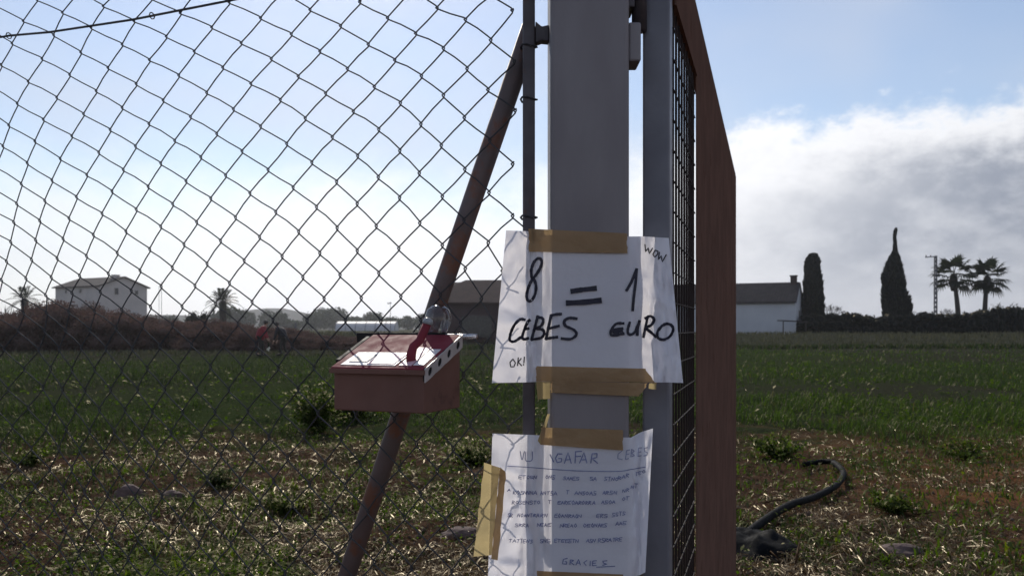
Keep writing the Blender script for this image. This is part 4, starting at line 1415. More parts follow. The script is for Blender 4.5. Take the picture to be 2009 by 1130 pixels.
def smooth_line(pts, n=5):
    pts = [np.array(p, float) for p in pts]
    if len(pts) < 3: return [pts[0] + (pts[1] - pts[0]) * i / 4 for i in range(5)]
    q = [2 * pts[0] - pts[1]] + pts + [2 * pts[-1] - pts[-2]]
    o = []
    for i in range(1, len(q) - 2):
        for s in range(n):
            t_ = s / n
            a, b, c, d = q[i - 1:i + 3]
            o.append(.5 * (2 * b + (c - a) * t_ + (2 * a - 5 * b + 4 * c - d) * t_ ** 2 + (3 * b - a - 3 * c + d) * t_ ** 3))
    o.append(pts[-1])
    return o


def write(sheet, org, name, strokes, width, mat, parent, off=.0017, curved=True, jit=0.0):
    mb = MB()
    r = random.Random(len(strokes) * 7 + int(strokes[0][0][0]))
    for si, st in enumerate(strokes):
        ln = smooth_line(st) if curved else smooth_line(st, 2) if len(st) < 3 else [np.array(st[0], float)] + [np.array(a) + (np.array(b) - np.array(a)) * q for a, b in zip(st, st[1:]) for q in (.33, .66, 1)]
        L, R = [], []
        for i, p in enumerate(ln):
            d = ln[min(i + 1, len(ln) - 1)] - ln[max(i - 1, 0)]
            nn = np.linalg.norm(d); d = d / nn if nn > 1e-6 else np.array([1, 0])
            w_ = width * .5 * (1 + r.uniform(-jit, jit))
            nrm = np.array([-d[1], d[0]]) * w_
            if i == 0: p = p - d * w_ * .6
            if i == len(ln) - 1: p = p + d * w_ * .6
            L.append(p + nrm); R.append(p - nrm)
        o_ = off + si * .00004
        vs_ = [sheet.at(q[0], q[1], o_) - org for q in L] + [sheet.at(q[0], q[1], o_) - org for q in R]
        n = len(L)
        mb.add(vs_, [(i, i + 1, n + i + 1, n + i) for i in range(n - 1)])
    return mb.build(name, mat, parent)


def tape(sheet, org, name, quad, mat, parent, off, nu=26, nv=7, rag=0.0):
    """quad: tl, tr, br, bl in survey pixels"""
    tl, tr, br, bl = [np.array(q, float) for q in quad]
    V = []
    r = random.Random(int(tl[0]))
    for j in range(nv + 1):
        for i in range(nu + 1):
            a, b = i / nu, j / nv
            p = (tl * (1 - a) + tr * a) * (1 - b) + (bl * (1 - a) + br * a) * b
            if rag and i in (0, nu): p = p + np.array([r.uniform(-rag, rag), 0])
            V.append(tuple(sheet.at(p[0], p[1], off) - org))
    V = [tuple(Vector(q) - Vector((0, r.uniform(0, .0009), 0))) for q in V]
    id_ = np.arange((nu + 1) * (nv + 1)).reshape(nv + 1, nu + 1)
    f = np.stack([id_[:-1, :-1].ravel(), id_[1:, :-1].ravel(), id_[1:, 1:].ravel(), id_[:-1, 1:].ravel()], 1)
    return np_mesh(name, np.array(V), f, mat, parent, smooth=True)


# upper notice: 8 = 1 / CEBES EURO
S1 = Sheet([(993, 965, 452, 751, 1.318), (1036, 1031, 454, 750, 1.329), (1051, 1050, 456, 749, 1.325), (1083, 1083, 458, 748, 1.2975), (1234, 1240, 464, 749, 1.2975),
            (1263, 1285, 464, 750, 1.316), (1292, 1312, 466, 750, 1.300), (1312, 1340, 467, 751, 1.284)], 3, .022)
S1.flat = (3, 4)
S1.creases = [(-.01, 1.4, .33, .03, .05, -.005), (-.01, 1.6, .62, -.02, .05, -.006), (-.01, 1.1, .48, .10, .04, .004), (5.0, 7.01, .40, .05, .06, -.004), (4.6, 7.01, .74, -.03, .05, .005)]
n1 = empty('notice', (.114, 1.296, EYE - .06)); tag(n1, 'upper white notice with bold 8 = 1 lettering taped to the post', 'notice', 'notices taped to the post')
org = Vector(n1.location)
S1.build(n1, org)
def z1(L): return [[(900 + x / 2.825, 400 + y / 2.825) for x, y in s] for s in L]
W = 5.6
write(S1, org, 'numeral', z1([[(404, 405), (402, 365), (418, 322), (442, 302), (459, 315), (455, 348), (432, 388), (402, 428), (384, 470), (376, 512), (386, 538), (406, 532), (424, 498), (428, 455), (418, 420), (404, 405)]]), W, M['ink'], n1, jit=.15)
write(S1, org, 'equals_sign', z1([[(628, 484), (690, 475), (757, 468)]]), 9.5, M['ink'], n1, jit=.1)
write(S1, org, 'equals_sign', z1([[(603, 549), (690, 545), (783, 535)]]), 11, M['ink'], n1, off=.0020, jit=.1)
write(S1, org, 'numeral', z1([[(930, 480), (956, 436), (986, 362)], [(986, 362), (980, 440), (970, 520), (964, 590)]]), W, M['ink'], n1, off=.0020, curved=False)
write(S1, org, 'word', z1([[(366, 642), (340, 640), (308, 672), (286, 722), (284, 756), (308, 762), (346, 738)],
                           [(384, 650), (366, 690), (352, 738), (364, 750), (386, 744)], [(368, 694), (388, 690)], [(384, 650), (394, 644)],
                           [(438, 622), (420, 690), (404, 752)], [(432, 628), (464, 634), (466, 660), (448, 682), (422, 690), (462, 696), (474, 716), (456, 742), (404, 752)],
                           [(512, 618), (496, 690), (484, 748)], [(512, 618), (540, 612), (568, 610)], [(498, 692), (524, 684), (556, 676)], [(484, 748), (514, 742), (546, 738)],
                           [(654, 636), (614, 632), (586, 648), (592, 676), (638, 698), (652, 724), (622, 748), (570, 746)]]), W, M['ink'], n1, jit=.15)
write(S1, org, 'word', z1([[(914, 662), (874, 664), (848, 694), (842, 722), (866, 728), (914, 718)], [(848, 700), (880, 694), (908, 690)], [(856, 708), (884, 706), (906, 704)], [(862, 716), (886, 714)],
                           [(948, 656), (936, 704), (948, 724), (974, 712), (998, 662), (1002, 648)], [(1002, 650), (992, 690), (990, 726)],
                           [(1046, 630), (1034, 690), (1024, 738)], [(1034, 634), (1062, 622), (1082, 640), (1068, 670), (1040, 688), (1066, 712), (1092, 736)],
                           [(1126, 676), (1102, 708), (1104, 742), (1136, 752), (1170, 734), (1188, 700), (1180, 674), (1152, 664), (1126, 676)]]), W, M['ink'], n1, jit=.15)
write(S1, org, 'scribble', z1([[(1032, 226), (1036, 266), (1050, 244), (1056, 276), (1074, 246)], [(1088, 258), (1076, 280), (1086, 296), (1102, 280), (1104, 262), (1088, 258)], [(1112, 268), (1106, 310), (1122, 288), (1128, 322), (1150, 282)]]), 2.4, M['ink'], n1, curved=False)
write(S1, org, 'scribble', z1([[(300, 860), (284, 878), (288, 902), (306, 902), (314, 880), (300, 860)], [(330, 852), (326, 896)], [(346, 856), (330, 876), (348, 896)], [(364, 848), (361, 880)], [(360, 888), (359, 893)]]), 2.4, M['ink'], n1, curved=False)
tape(S1, org, 'tape', [(1038, 449), (1231, 458), (1230, 497), (1038, 494)], M['tape'], n1, .0030, rag=1.5)
tape(S1, org, 'tape', [(1052, 718), (1266, 723), (1284, 750), (1052, 748)], M['tape'], n1, .0030, rag=1.5)
tape(S1, org, 'tape', [(1081, 748), (1272, 751), (1252, 777), (1081, 770)], M['tape'], n1, .0030, rag=2.0)
tape(S1, org, 'lit_tape_end', [(1052, 748.5), (1080, 748.5), (1079, 782), (1055, 783)], M['tape_lit'], n1, .0016, 4, 4, .6)
tape(S1, org, 'lit_tape_end', [(1273, 752), (1288, 750), (1287, 764), (1272, 762)], M['tape_lit'], n1, .0016, 3, 3, .8)

# lower notice with blue handwriting
S2 = Sheet([(966, 957, 850, 1146, 1.318), (1018, 1017, 852, 1144, 1.329), (1049, 1048, 853, 1142, 1.325), (1079, 1079, 855, 1140, 1.2975), (1238, 1238, 858, 1132, 1.2970),
            (1256, 1254, 848, 1128, 1.306), (1281, 1266, 840, 1122, 1.288)], 8, .022)
S2.flat = (3, 4)
S2.creases = [(-.01, 1.6, .22, .05, .05, -.006), (-.01, 1.2, .55, -.08, .05, .005), (-.01, 1.5, .86, .02, .05, -.006), (4.2, 6.01, .30, .06, .05, -.005), (4.2, 6.01, .66, -.05, .06, .005)]
n2 = empty('notice', (.112, 1.296, EYE - .26)); tag(n2, 'lower white notice with lines of small blue handwriting, curling at the edges', 'notice', 'notices taped to the post')
org = Vector(n2.location)
S2.build(n2, org)
def z2(L): return [[(960 + x / 3.897, 840 + y / 3.897) for x, y in s] for s in L]
write(S2, org, 'rule', z2([[(140, 288), (300, 297), (480, 312), (700, 325), (980, 328), (1090, 312), (1192, 295)]]), 1.5, M['blue_ink'], n2)
write(S2, org, 'word', z2([[(464, 200), (480, 232), (492, 256)], [(556, 196), (524, 194), (506, 228), (518, 262), (550, 254), (554, 230), (530, 230)],
                           [(574, 266), (602, 184), (626, 266)], [(584, 240), (620, 238)], [(660, 176), (655, 264)], [(660, 178), (706, 175)], [(658, 216), (700, 212)],
                           [(690, 264), (724, 184), (746, 264)], [(700, 240), (740, 238)], [(786, 194), (776, 264)], [(786, 194), (824, 192), (822, 222), (786, 230), (828, 266)]]), 1.9, M['blue_ink'], n2, curved=False)
write(S2, org, 'word', z2([[(236, 176), (250, 240), (268, 176)], [(278, 178), (276, 240), (304, 252), (328, 236), (330, 178)]]), 1.9, M['faint_ink'], n2)
write(S2, org, 'word', z2([[(1014, 172), (984, 196), (982, 230), (1016, 238)], [(1050, 170), (1040, 236)], [(1050, 170), (1074, 164)], [(1046, 200), (1068, 196)], [(1040, 236), (1066, 230)],
                           [(1088, 160), (1082, 218), (1110, 208), (1090, 190), (1108, 172), (1088, 160)], [(1142, 150), (1136, 214)], [(1142, 150), (1166, 148)], [(1138, 182), (1160, 178)], [(1136, 214), (1162, 208)],
                           [(1208, 146), (1184, 152), (1188, 176), (1208, 184), (1204, 206), (1180, 210)]]), 1.8, M['faint_ink'], n2, curved=False)
write(S2, org, 'word', z2([[(596, 992), (566, 1000), (560, 1034), (590, 1036), (592, 1018), (578, 1018)], [(620, 1004), (616, 1040)], [(620, 1004), (646, 1008), (622, 1022), (648, 1042)], [(662, 1042), (682, 1000), (696, 1042)], [(668, 1028), (692, 1028)],
                           [(746, 1008), (722, 1024), (740, 1046)], [(772, 1012), (770, 1048)], [(792, 1012), (788, 1048)], [(792, 1012), (820, 1010)], [(790, 1030), (814, 1028)], [(788, 1048), (818, 1046)],
                           [(900, 1010), (866, 1014), (876, 1030), (900, 1036), (866, 1046)], [(820, 1060), (960, 1052)]]), 1.7, M['blue_ink'], n2, curved=False)
wr_ = random.Random(77)
def scrawl(x0, x1, y0, y1):
    """illegible small capitals between two points"""
    out_ = []
    x = x0
    while x < x1 - 8:
        f = (x - x0) / max(1, x1 - x0); y = y0 + (y1 - y0) * f
        wd_, hh_ = wr_.uniform(17, 25), wr_.uniform(22, 30)
        kind = wr_.randrange(7)
        b, tp = y + hh_ / 2, y - hh_ / 2
        if kind == 0: out_ += [[(x, b), (x + wd_ / 2, tp), (x + wd_, b)], [(x + wd_ * .25, y + 3), (x + wd_ * .75, y + 3)]]
        elif kind == 1: out_ += [[(x + wd_, tp), (x, tp + 2), (x, b), (x + wd_, b)], [(x, y), (x + wd_ * .8, y)]]
        elif kind == 2: out_ += [[(x, b), (x + 1, tp), (x + wd_, tp + 6), (x + 2, y + 2), (x + wd_, b)]]
        elif kind == 3: out_ += [[(x + wd_, tp + 3), (x + 3, tp), (x + 4, y), (x + wd_, y + 4), (x + wd_ - 3, b), (x, b)]]
        elif kind == 4: out_ += [[(x, tp), (x + wd_, tp)], [(x + wd_ / 2, tp), (x + wd_ / 2, b)]]
        elif kind == 5: out_ += [[(x + wd_ / 2, tp), (x, y), (x + wd_ / 2, b), (x + wd_, y), (x + wd_ / 2, tp)]]
        else: out_ += [[(x, b), (x + 2, tp), (x + wd_ - 2, b), (x + wd_, tp)]]
        x += wd_ + wr_.uniform(3, 9)
    return [[(a + wr_.uniform(-2.2, 2.2) + (y0 - b) * .12, b + wr_.uniform(-2.2, 2.2)) for a, b in st] for st in out_]
lines = [[(225, 355, 372, 374), (430, 515, 372, 374), (565, 690, 380, 384), (770, 825, 384, 386), (880, 980, 384, 390), (985, 1062, 378, 352), (1118, 1190, 348, 322)],
         [(138, 156, 470, 480), (182, 360, 490, 492), (390, 525, 494, 496), (588, 606, 488, 496), (655, 815, 494, 496), (870, 970, 492, 490), (1018, 1062, 478, 466), (1085, 1130, 448, 428)],
         [(175, 385, 566, 566), (450, 480, 562, 562), (525, 810, 566, 568), (858, 975, 564, 562), (1018, 1066, 540, 528)],
         [(140, 180, 662, 666), (215, 440, 664, 664), (500, 715, 666, 672), (820, 888, 668, 668), (940, 1045, 660, 645)],
         [(198, 316, 738, 742), (366, 460, 738, 736), (540, 665, 742, 742), (718, 910, 742, 740), (965, 1042, 728, 720)],
         [(150, 330, 858, 862), (388, 460, 860, 858), (498, 690, 858, 860), (742, 800, 858, 858), (832, 1012, 856, 846)]]
for i, ln in enumerate(lines):
    L = []
    for q in ln: L += scrawl(*q)
    write(S2, org, 'handwritten_line', z2(L), 1.25, M['blue_ink'], n2, curved=False)
tape(S2, org, 'tape', [(1062, 838), (1222, 843), (1222, 883), (1061, 872)], M['tape'], n2, .0030, rag=1.0)
tape(S2, org, 'lit_tape_end', [(1074, 812), (1079, 812), (1061, 872.6), (1055, 864)], M['tape_lit'], n2, .0018, 3, 8)
tape(S2, org, 'tape', [(1054, 1119), (1222, 1126), (1222, 1160), (1054, 1158)], M['tape'], n2, .0030, rag=1.0)
tape(S2, org, 'tape', [(981, 916), (993, 926), (977, 1098), (964, 1096)], M['tape'], n2, .0030, 4, 14, 1.0)
tape(S2, org, 'lit_tape_end', [(950, 907), (981, 917), (965, 1088), (929, 1091)], M['tape_lit'], n2, .0016, 5, 14, 1.0)  # sun-lit part of the strip, laid as a paler piece

# ------------------------------------------------------------------ plants and litter on the field
def blades(x, y, h, w_, az_, bend, tint, z=None):
    """curved blades: 3 triangles each"""
    n = len(x)
    z = height(x, y) - .01 if z is None else z
    base = np.stack([x, y, z], 1)
    d = np.stack([np.cos(az_), np.sin(az_), np.zeros(n)], 1)
    s = np.stack([-np.sin(az_), np.cos(az_), np.zeros(n)], 1)
    midp = base + d * (h * bend * .30)[:, None] + np.array([0, 0, 1.0]) * (h * .58)[:, None]
    tip = base + d * (h * bend)[:, None] + np.array([0, 0, 1.0]) * (h * (1.0 - .42 * bend))[:, None]
    W_ = (w_ * .5)[:, None]
    v = np.stack([base - s * W_, base + s * W_, midp - s * W_ * .85, midp + s * W_ * .85, tip], 1).reshape(-1, 3)
    k = np.arange(n)[:, None] * 5
    f = np.concatenate([k + np.array([[0, 1, 3]]), k + np.array([[0, 3, 2]]), k + np.array([[2, 3, 4]])], 1).reshape(-1, 3)
    return v, f, np.repeat(tint, 5)


def px_sample(n, y0, y1, x0=-420, x1=2430):
    py = NR.uniform(y0, y1, n); px = NR.uniform(x0, x1, n)
    d = FPX * EYE / (py - HY)
    return (px - CX) / FPX * d, d


def rough_edge(x, y):
    return y + (fbm(x * .5 + 40, y * .35, 21, 3) - .5) * 7.0 + 1.3 * np.clip(-x - .3, 0, 1)


# the crop: upright green leaves from the weedy margin to the bank
n = 165000
x, y = px_sample(n, 669, 1010)
clump = fbm(x * .9, y * .7, 33, 4)
soft_e = np.clip((rough_edge(x, y) - 6.8) / 5.0, 0, 1) * np.clip(1.25 - 2.2 * np.clip(fbm(x * .55 + 5, y * .28, 91, 3) - .52, 0, 1) / .16 * np.clip((26 - y) / 14, 0, 1), .08, 1)
keep = NR.random(n) < np.maximum(.05, soft_e)
keep &= NR.random(n) < np.clip((clump - .30) * 3.2, .06, 1)
keep &= y < 56
x, y = x[keep], y[keep]; n = len(x); clump = clump[keep]; soft_e = soft_e[keep]
hh = NR.uniform(.06, .24, n) * (.35 + 1.1 * clump) * (.45 + .55 * soft_e) * np.clip(.7 + y / 36, .7, 1.1)
ww = np.maximum(.008, y * .0008) * NR.uniform(.7, 1.4, n)
side_ = 1 / (1 + np.exp(-(x / np.maximum(y, 1) * 1740 - 250) / 160))
ti = np.clip(.16 + .34 * side_ + NR.normal(0, .13, n) + .55 * (fbm(x * .22, y * .16, 14, 3) - .5) + (NR.random(n) < .02) * .6, 0, 1)
v, f, tt = blades(x, y, hh, ww, NR.uniform(0, 6.28, n), NR.uniform(.2, 1.5, n), ti)
tag(np_mesh('crop_leaves', v, f, M['grass'], None, {'tint': tt}), 'upright green crop leaves covering the field behind the margin', kind='stuff')

# pale dry grass on the bank at the far side
n = 26000
d = NR.uniform(54, 92, n); x = (NR.uniform(-500, 2500, n) - CX) / FPX * d
rowish = fbm(x * .05, d * .33, 51, 3)
v, f, tt = blades(x, d, NR.uniform(.14, .5, n) * (.4 + rowish), NR.uniform(.05, .12, n), NR.uniform(0, 6.28, n), NR.uniform(.1, .8, n), np.clip(.2 + (rowish - .5) * 1.6 + NR.normal(0, .2, n), 0, 1))
tag(np_mesh('bank_grass', v, f, M['pale_grass'], None, {'tint': tt}), 'pale dry grass in bands along the far bank', kind='stuff')
# dry grass at the foot of the thicket
n = 9000
d = NR.uniform(42.5, 48.5, n); x = (NR.uniform(-500, 960, n) - CX) / FPX * d
v, f, tt = blades(x, d, NR.uniform(.06, .30, n), NR.uniform(.03, .08, n), NR.uniform(0, 6.28, n), NR.uniform(.1, .9, n), np.clip(.35 + NR.normal(0, .25, n), 0, 1))
tag(np_mesh('verge_grass', v, f, M['pale_grass'], None, {'tint': tt}), 'dull dry grass along the foot of the thicket', kind='stuff')
# darker tufts along the furrow at the foot of the bank
n = 9000
d = 56.0 + NR.normal(0, .5, n); x = NR.uniform(-32, 46, n)
v, f, tt = blades(x, d, NR.uniform(.1, .4, n), NR.uniform(.06, .12, n), NR.uniform(0, 6.28, n), NR.uniform(.1, .8, n), np.clip(NR.normal(.1, .1, n), 0, 1))
tag(np_mesh('furrow_grass', v, f, M['grass'], None, {'tint': tt}), 'dark grass along the furrow at the foot of the bank', kind='stuff')

# green weeds scattered through the dry margin near the fence
n = 48000
x, y = px_sample(n, 850, 1290)
dens = fbm(x * 1.1 + 7, y * 1.1, 61, 3)
keep = ((dens > .525 + .035 * (x < -.5)) | (NR.random(n) < .13)) & (y < 12.5) & ~((x > 1.9) & (NR.random(n) < .55))
x, y, dens = x[keep], y[keep], dens[keep]; n = len(x)
hh = NR.uniform(.03, .12, n) * np.clip(.5 + (dens - .5) * 4, .4, 1.2)
v, f, tt = blades(x, y, hh, NR.uniform(.005, .016, n), NR.uniform(0, 6.28, n), NR.uniform(.4, 1.9, n), np.clip(.25 + NR.normal(0, .16, n) + (dens - .55) * 1.2 + (NR.random(n) < .03) * .5, 0, 1))
tag(np_mesh('margin_weeds', v, f, M['weed'], None, {'tint': tt}), 'short green weeds among the dry litter in the foreground', kind='stuff')

# low broad-leaved weeds creeping over the soil and between the crop
n = 46000
x, y = px_sample(n, 690, 1290)
d1 = fbm(x * 1.7 + 11, y * 1.2, 131, 4)
keep = (d1 > .50) & (y < 34) & ((x < 1.5) | (NR.random(n) < .5) | (y > 8))
x, y, d1 = x[keep], y[keep], d1[keep]; n = len(x)
hh = np.clip((d1 - .48) * 1.6, .01, .22) * NR.uniform(.1, 1.0, n)
c = np.stack([x + NR.normal(0, .02, n), y + NR.normal(0, .02, n), height(x, y) + hh], 1)
az_ = NR.uniform(0, 6.28, n); pt = NR.uniform(-.5, .9, n)
A = np.stack([np.cos(az_) * np.cos(pt), np.sin(az_) * np.cos(pt), np.sin(pt)], 1)
S_ = np.stack([-np.sin(az_), np.cos(az_), NR.uniform(-.5, .5, n)], 1)
L = (NR.uniform(.018, .055, n) * np.clip(y / 7.0, .8, 2.6))[:, None]
v = np.stack([c, c + A * L * .5 + S_ * L * .26, c + A * L - np.array([0, 0, .25]) * L, c + A * L * .5 - S_ * L * .26], 1).reshape(-1, 3)
ti = np.clip(NR.normal(.30, .2, n) + .5 * (fbm(x * .3, y * .2, 141, 3) - .5) + (NR.random(n) < .03) * .5, 0, 1)
tag(np_mesh('low_weeds', v, np.arange(4 * n).reshape(n, 4), M['weed'], None, {'tint': np.repeat(ti, 4)}), 'low broad leaved weeds creeping over the soil', kind='stuff')

# dry straw lying about
n = 105000
x, y = px_sample(n, 760, 1290)
dens = fbm(x * .9 + 70, y * .9, 71, 3)
thick_ = dens > .43
keep = (thick_ | (NR.random(n) < .38)) & (NR.random(n) < np.clip((13.5 - rough_edge(x, y)) / 4.0, .05, 1))
x, y, dens, thick_ = x[keep], y[keep], dens[keep], thick_[keep]; n = len(x)
L = np.where(thick_, NR.uniform(.04, .20, n), NR.uniform(.02, .10, n)) * (.6 + dens * .6)
az_ = NR.uniform(0, 6.28, n) * .75 + 6.28 * .25 * fbm(x * .4, y * .4, 4, 2)
dx, dy = np.cos(az_), np.sin(az_)
rise = NR.uniform(0.0, .05, n) ** 1.2; arch = NR.uniform(.0, .035, n)
w_ = NR.uniform(.0022, .0062, n); curl = NR.normal(0, .25, n) * L
sx, sy = -dy, dx
P0 = np.stack([x - dx * L / 2, y - dy * L / 2], 1); P1 = np.stack([x + sx * curl, y + sy * curl], 1); P2 = np.stack([x + dx * L / 2, y + dy * L / 2], 1)
def up_(p, q): return np.concatenate([p, (height(p[:, 0], p[:, 1]) + q)[:, None]], 1)
A, B_, C_ = up_(P0, .004), up_(P1, .006 + rise * .5 + arch), up_(P2, .004 + rise)
tw_ = NR.uniform(-.8, .8, n)
S_ = np.stack([sx * np.cos(tw_), sy * np.cos(tw_), np.sin(tw_)], 1) * (w_ * .5)[:, None]
v = np.stack([A - S_, A + S_, B_ - S_, B_ + S_, C_ - S_ * .5, C_ + S_ * .5], 1).reshape(-1, 3)
k = np.arange(n)[:, None] * 6
f = np.concatenate([k + np.array([[0, 1, 3, 2]]), k + np.array([[2, 3, 5, 4]])], 1).reshape(-1, 4)
tag(np_mesh('dry_straw', v, f, M['straw'], None, {'tint': np.repeat(np.clip(NR.beta(1.2, 2.3, n) * np.where(thick_, 1.0, .7), 0, 1), 6)}), 'dry straw and dead stalks littering the margin', kind='stuff')

# crumbs of soil
n = 5000
x, y = px_sample(n, 870, 1270)
keep = rough_edge(x, y) < 11; x, y = x[keep], y[keep]; n = len(x)
r = NR.uniform(.005, .022, n) * NR.uniform(.5, 1.3, n)
oct_ = np.array([[1, 0, 0], [-1, 0, 0], [0, 1, 0], [0, -1, 0], [0, 0, 1], [0, 0, -1]], float)
v = (np.stack([x, y, height(x, y)], 1)[:, None, :] + oct_[None] * r[:, None, None] * NR.uniform(.6, 1.4, (n, 6, 1))).reshape(-1, 3)
of = np.array([[0, 2, 4], [2, 1, 4], [1, 3, 4], [3, 0, 4], [2, 0, 5], [1, 2, 5], [3, 1, 5], [0, 3, 5]])
f = (np.arange(n)[:, None, None] * 6 + of[None]).reshape(-1, 3)
M['crumb'] = surf('soil_crumbs', (0.06, 0.04, 0.03), (0.09, 0.058, 0.042), 5, .95)
tag(np_mesh('soil_crumbs', v, f, M['crumb']), 'crumbs of brown soil in the margin', kind='stuff')


# leafy plants one can tell apart
def leafy(name, px, d, h, spread, nleaf, leaf, seed, label, cat, mat, group=None):
    g0 = on_ground(px, d)
    root = empty(name, g0); tag(root, label, cat, group)
    r = random.Random(seed)
    V, F, T, k = [], [], [], 0
    st = MB()
    ns = max(6, nleaf // 14)
    for i in range(ns):
        a = r.uniform(0, 6.28); q = r.uniform(.0, 1) ** .6 * spread; hh_ = h * r.uniform(.35, 1.0) * (1 - .35 * q / spread)
        pts = [Vector((math.cos(a) * q * s_ ** 1.4, math.sin(a) * q * s_ ** 1.4, hh_ * s_ - .02)) for s_ in (0, .35, .7, 1)]
        st.tube(pts, [.0035, .003, .0025, .0015], 4, cap=False)
        for j in range(20):
            s_ = r.uniform(.15, 1.0); i0 = min(2, int(s_ * 3)); p = pts[i0].lerp(pts[i0 + 1], s_ * 3 - i0)
            az_ = r.uniform(0, 6.28); pt = r.uniform(-.3, 1.0)
            dr = Vector((math.cos(az_) * math.cos(pt), math.sin(az_) * math.cos(pt), math.sin(pt)))
            sd = Vector((-math.sin(az_), math.cos(az_), r.uniform(-.4, .4))).normalized()
            L_ = leaf * 1.35 * r.uniform(.6, 1.4)
            V += [p, p + dr * L_ * .5 + sd * L_ * .24 + Vector((0, 0, .01)), p + dr * L_ + Vector((0, 0, -.3 * L_)), p + dr * L_ * .5 - sd * L_ * .24 + Vector((0, 0, .01))]
            F.append((k, k + 1, k + 2, k + 3)); T += [min(1, max(0, r.gauss(.5, .25)))] * 4; k += 4
    np_mesh('leaves', np.array([tuple(q) for q in V]), np.array(F), mat, root, {'tint': np.array(T)})
    tag(st.build('stems', M['weed'], root), kind='stuff')
    return root


leafy('leafy_weed', 622, 11.2, .80, .42, 1500, .055, 1, 'tall bright green weed clump left of the red box', 'weed', M['weed'])
leafy('leafy_weed', 690, 12.5, .62, .5, 1100, .055, 2, 'broad green weed clump behind the red box', 'weed', M['weed'])
leafy('leafy_weed', 925, 8.6, .36, .30, 900, .035, 3, 'yellow-green bushy weed just left of the lower notice', 'weed', M['weed'])
leafy('leafy_weed', 430, 7.2, .32, .26, 420, .035, 4, 'dark leafy weed in the dry margin at the lower left', 'weed', M['grass'])
leafy('leafy_weed', 560, 6.4, .22, .26, 420, .03, 5, 'low green weed left of the foot of the leaning brace', 'weed', M['weed'])
leafy('leafy_weed', 1750, 6.2, .20, .24, 420, .03, 6, 'small bright green weed right of the black hose', 'weed', M['weed'])
leafy('leafy_weed', 1530, 9.0, .34, .38, 600, .04, 7, 'loose green weed close behind the open gate', 'weed', M['weed'])
leafy('leafy_weed', 1900, 8.8, .24, .4, 500, .035, 8, 'green weed on the edge of the reddish soil', 'weed', M['weed'])
leafy('leafy_weed', 60, 8.4, .26, .3, 420, .035, 9, 'dull green weed at the far left of the margin', 'weed', M['weed'])


# clods and stones
def clod(px, d, sx, sy, sz, seed, label, mat):
    bm = bmesh.new(); bmesh.ops.create_icosphere(bm, subdivisions=3, radius=1)
    for v_ in bm.verts:
        c_ = v_.co
        q = 1 + .35 * (float(fbm(np.array([c_.x * 1.4 + seed]), np.array([c_.y * 1.4 + c_.z * 1.1]), seed, 3)[0]) - .5) * 2
        c_ *= q
        c_.x *= sx; c_.y *= sy; c_.z *= sz
        if c_.z < -.4 * sz: c_.z = -.4 * sz
    me = bpy.data.meshes.new('clod'); bm.to_mesh(me); bm.free(); me.materials.append(mat)
    o = bpy.data.objects.new('clod', me); C.objects.link(o)
    o.location = on_ground(px, d, sz * .3)
    return tag(o, label, 'clod')


clod(252, 6.9, .12, .09, .09, 3, 'large pinkish clod lying in the dry litter on the left', M['stone'])
clod(338, 6.75, .10, .07, .06, 5, 'brownish clod just right of the large pinkish clod', M['stone'])
clod(900, 5.6, .13, .08, .05, 7, 'flat pale clod left of the lower notice', M['stone'])
clod(1760, 5.05, .16, .10, .05, 9, 'flat clod in the reddish soil at the lower right', M['stone'])

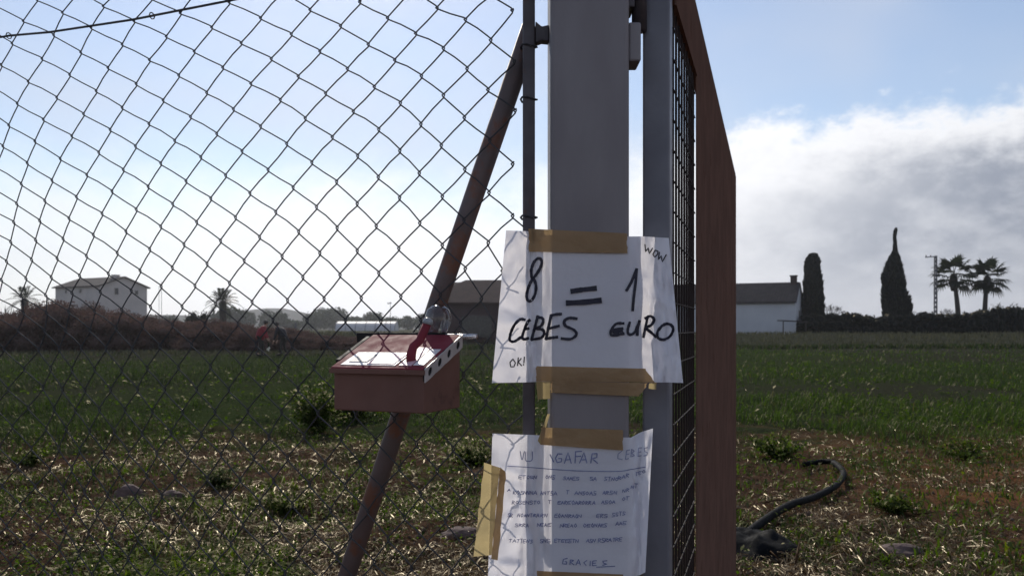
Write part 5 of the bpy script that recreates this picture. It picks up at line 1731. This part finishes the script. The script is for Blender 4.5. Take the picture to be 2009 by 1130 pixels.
# bent black hose with dark plastic at its end, right of the gate
def hose_pt(px, py, dz=0.0):
    d = FPX * (EYE - dz) / (py - HY)
    return Vector(((px - CX) / FPX * d, d, gz((px - CX) / FPX * d, d) + dz))
pts = [hose_pt(1578, 894 + 14, .05), hose_pt(1606, 885 + 14, .07), hose_pt(1632, 888 + 12, .08), hose_pt(1650, 905 + 10, .07), hose_pt(1655, 928, .05), hose_pt(1640, 950, .05), hose_pt(1600, 972, .06), hose_pt(1550, 998, .07), hose_pt(1500, 1026, .07), hose_pt(1455, 1060, .05), hose_pt(1400, 1100, .03)]
ln = [Vector(q) for q in smooth_line([tuple(q) for q in pts], 6)]
mb = MB(); mb.tube(ln, .026, 10)
o = mb.build('hose', M['black_plastic'], None, True); tag(o, 'bent black hose looping over the weeds right of the gate', 'hose')
# crumpled black plastic
n_ = 34
gx_ = np.linspace(-1, 1, n_); GXc, GYc = np.meshgrid(gx_, gx_)
ctr = hose_pt(1478, 1082)
rr = np.sqrt(GXc ** 2 + GYc ** 2)
hz = np.clip(1.05 - rr ** 1.6, 0, 1) * .10 * (.45 + 1.1 * fbm(GXc * 2.4 + 9, GYc * 2.4, 7, 4)) + .008
cz_ = np.stack([ctr.x + GXc * .27 * (1 + .3 * (fbm(GYc * 2, GXc * 2, 5, 2) - .5)), ctr.y + GYc * .27, hz], -1).reshape(-1, 3)
cz_[:, 2] += height(cz_[:, 0], cz_[:, 1])
id_ = np.arange(n_ * n_).reshape(n_, n_)
f = np.stack([id_[:-1, :-1].ravel(), id_[:-1, 1:].ravel(), id_[1:, 1:].ravel(), id_[1:, :-1].ravel()], 1)
keep = (np.abs(rr) < 1.0 + .2 * (fbm(GXc * 3, GYc * 3, 2, 2) - .5)).ravel()
f = f[keep[f].all(1)]
tag(np_mesh('plastic_sheet', cz_, f, M['black_plastic'], smooth=True), 'crumpled black plastic lying at the foot of the gate', 'plastic sheet')
# a few long dry stalks
for i, (ax, ay, bx, by, hgt2) in enumerate([(1545, 990, 1500, 1030, .12), (1750, 1022, 1835, 1018, .06), (1500, 1085, 1528, 1120, .07), (1560, 1125, 1572, 1085, .10), (35, 962, 75, 985, .08), (425, 1065, 455, 1030, .09)]):
    a, b = hose_pt(ax, ay), hose_pt(bx, by)
    mb = MB(); mb.tube([a + Vector((0, 0, .02)), (a + b) / 2 + Vector((0, 0, hgt2 * .7)), b + Vector((0, 0, hgt2))], [.006, .006, .004], 5)
    o = mb.build('dry_stalk', M['straw'], None, True)
    tag(o, ['long pale stalk lying across the black hose', 'long dry stalk lying flat on the reddish soil', 'short pale stalk beside the crumpled black plastic', 'thick pale stalk standing up below the black hose', 'bent dry stalk in the weeds at the far left', 'pale stalk propped in the litter at the lower left'][i], 'stalk', 'loose dry stalks')
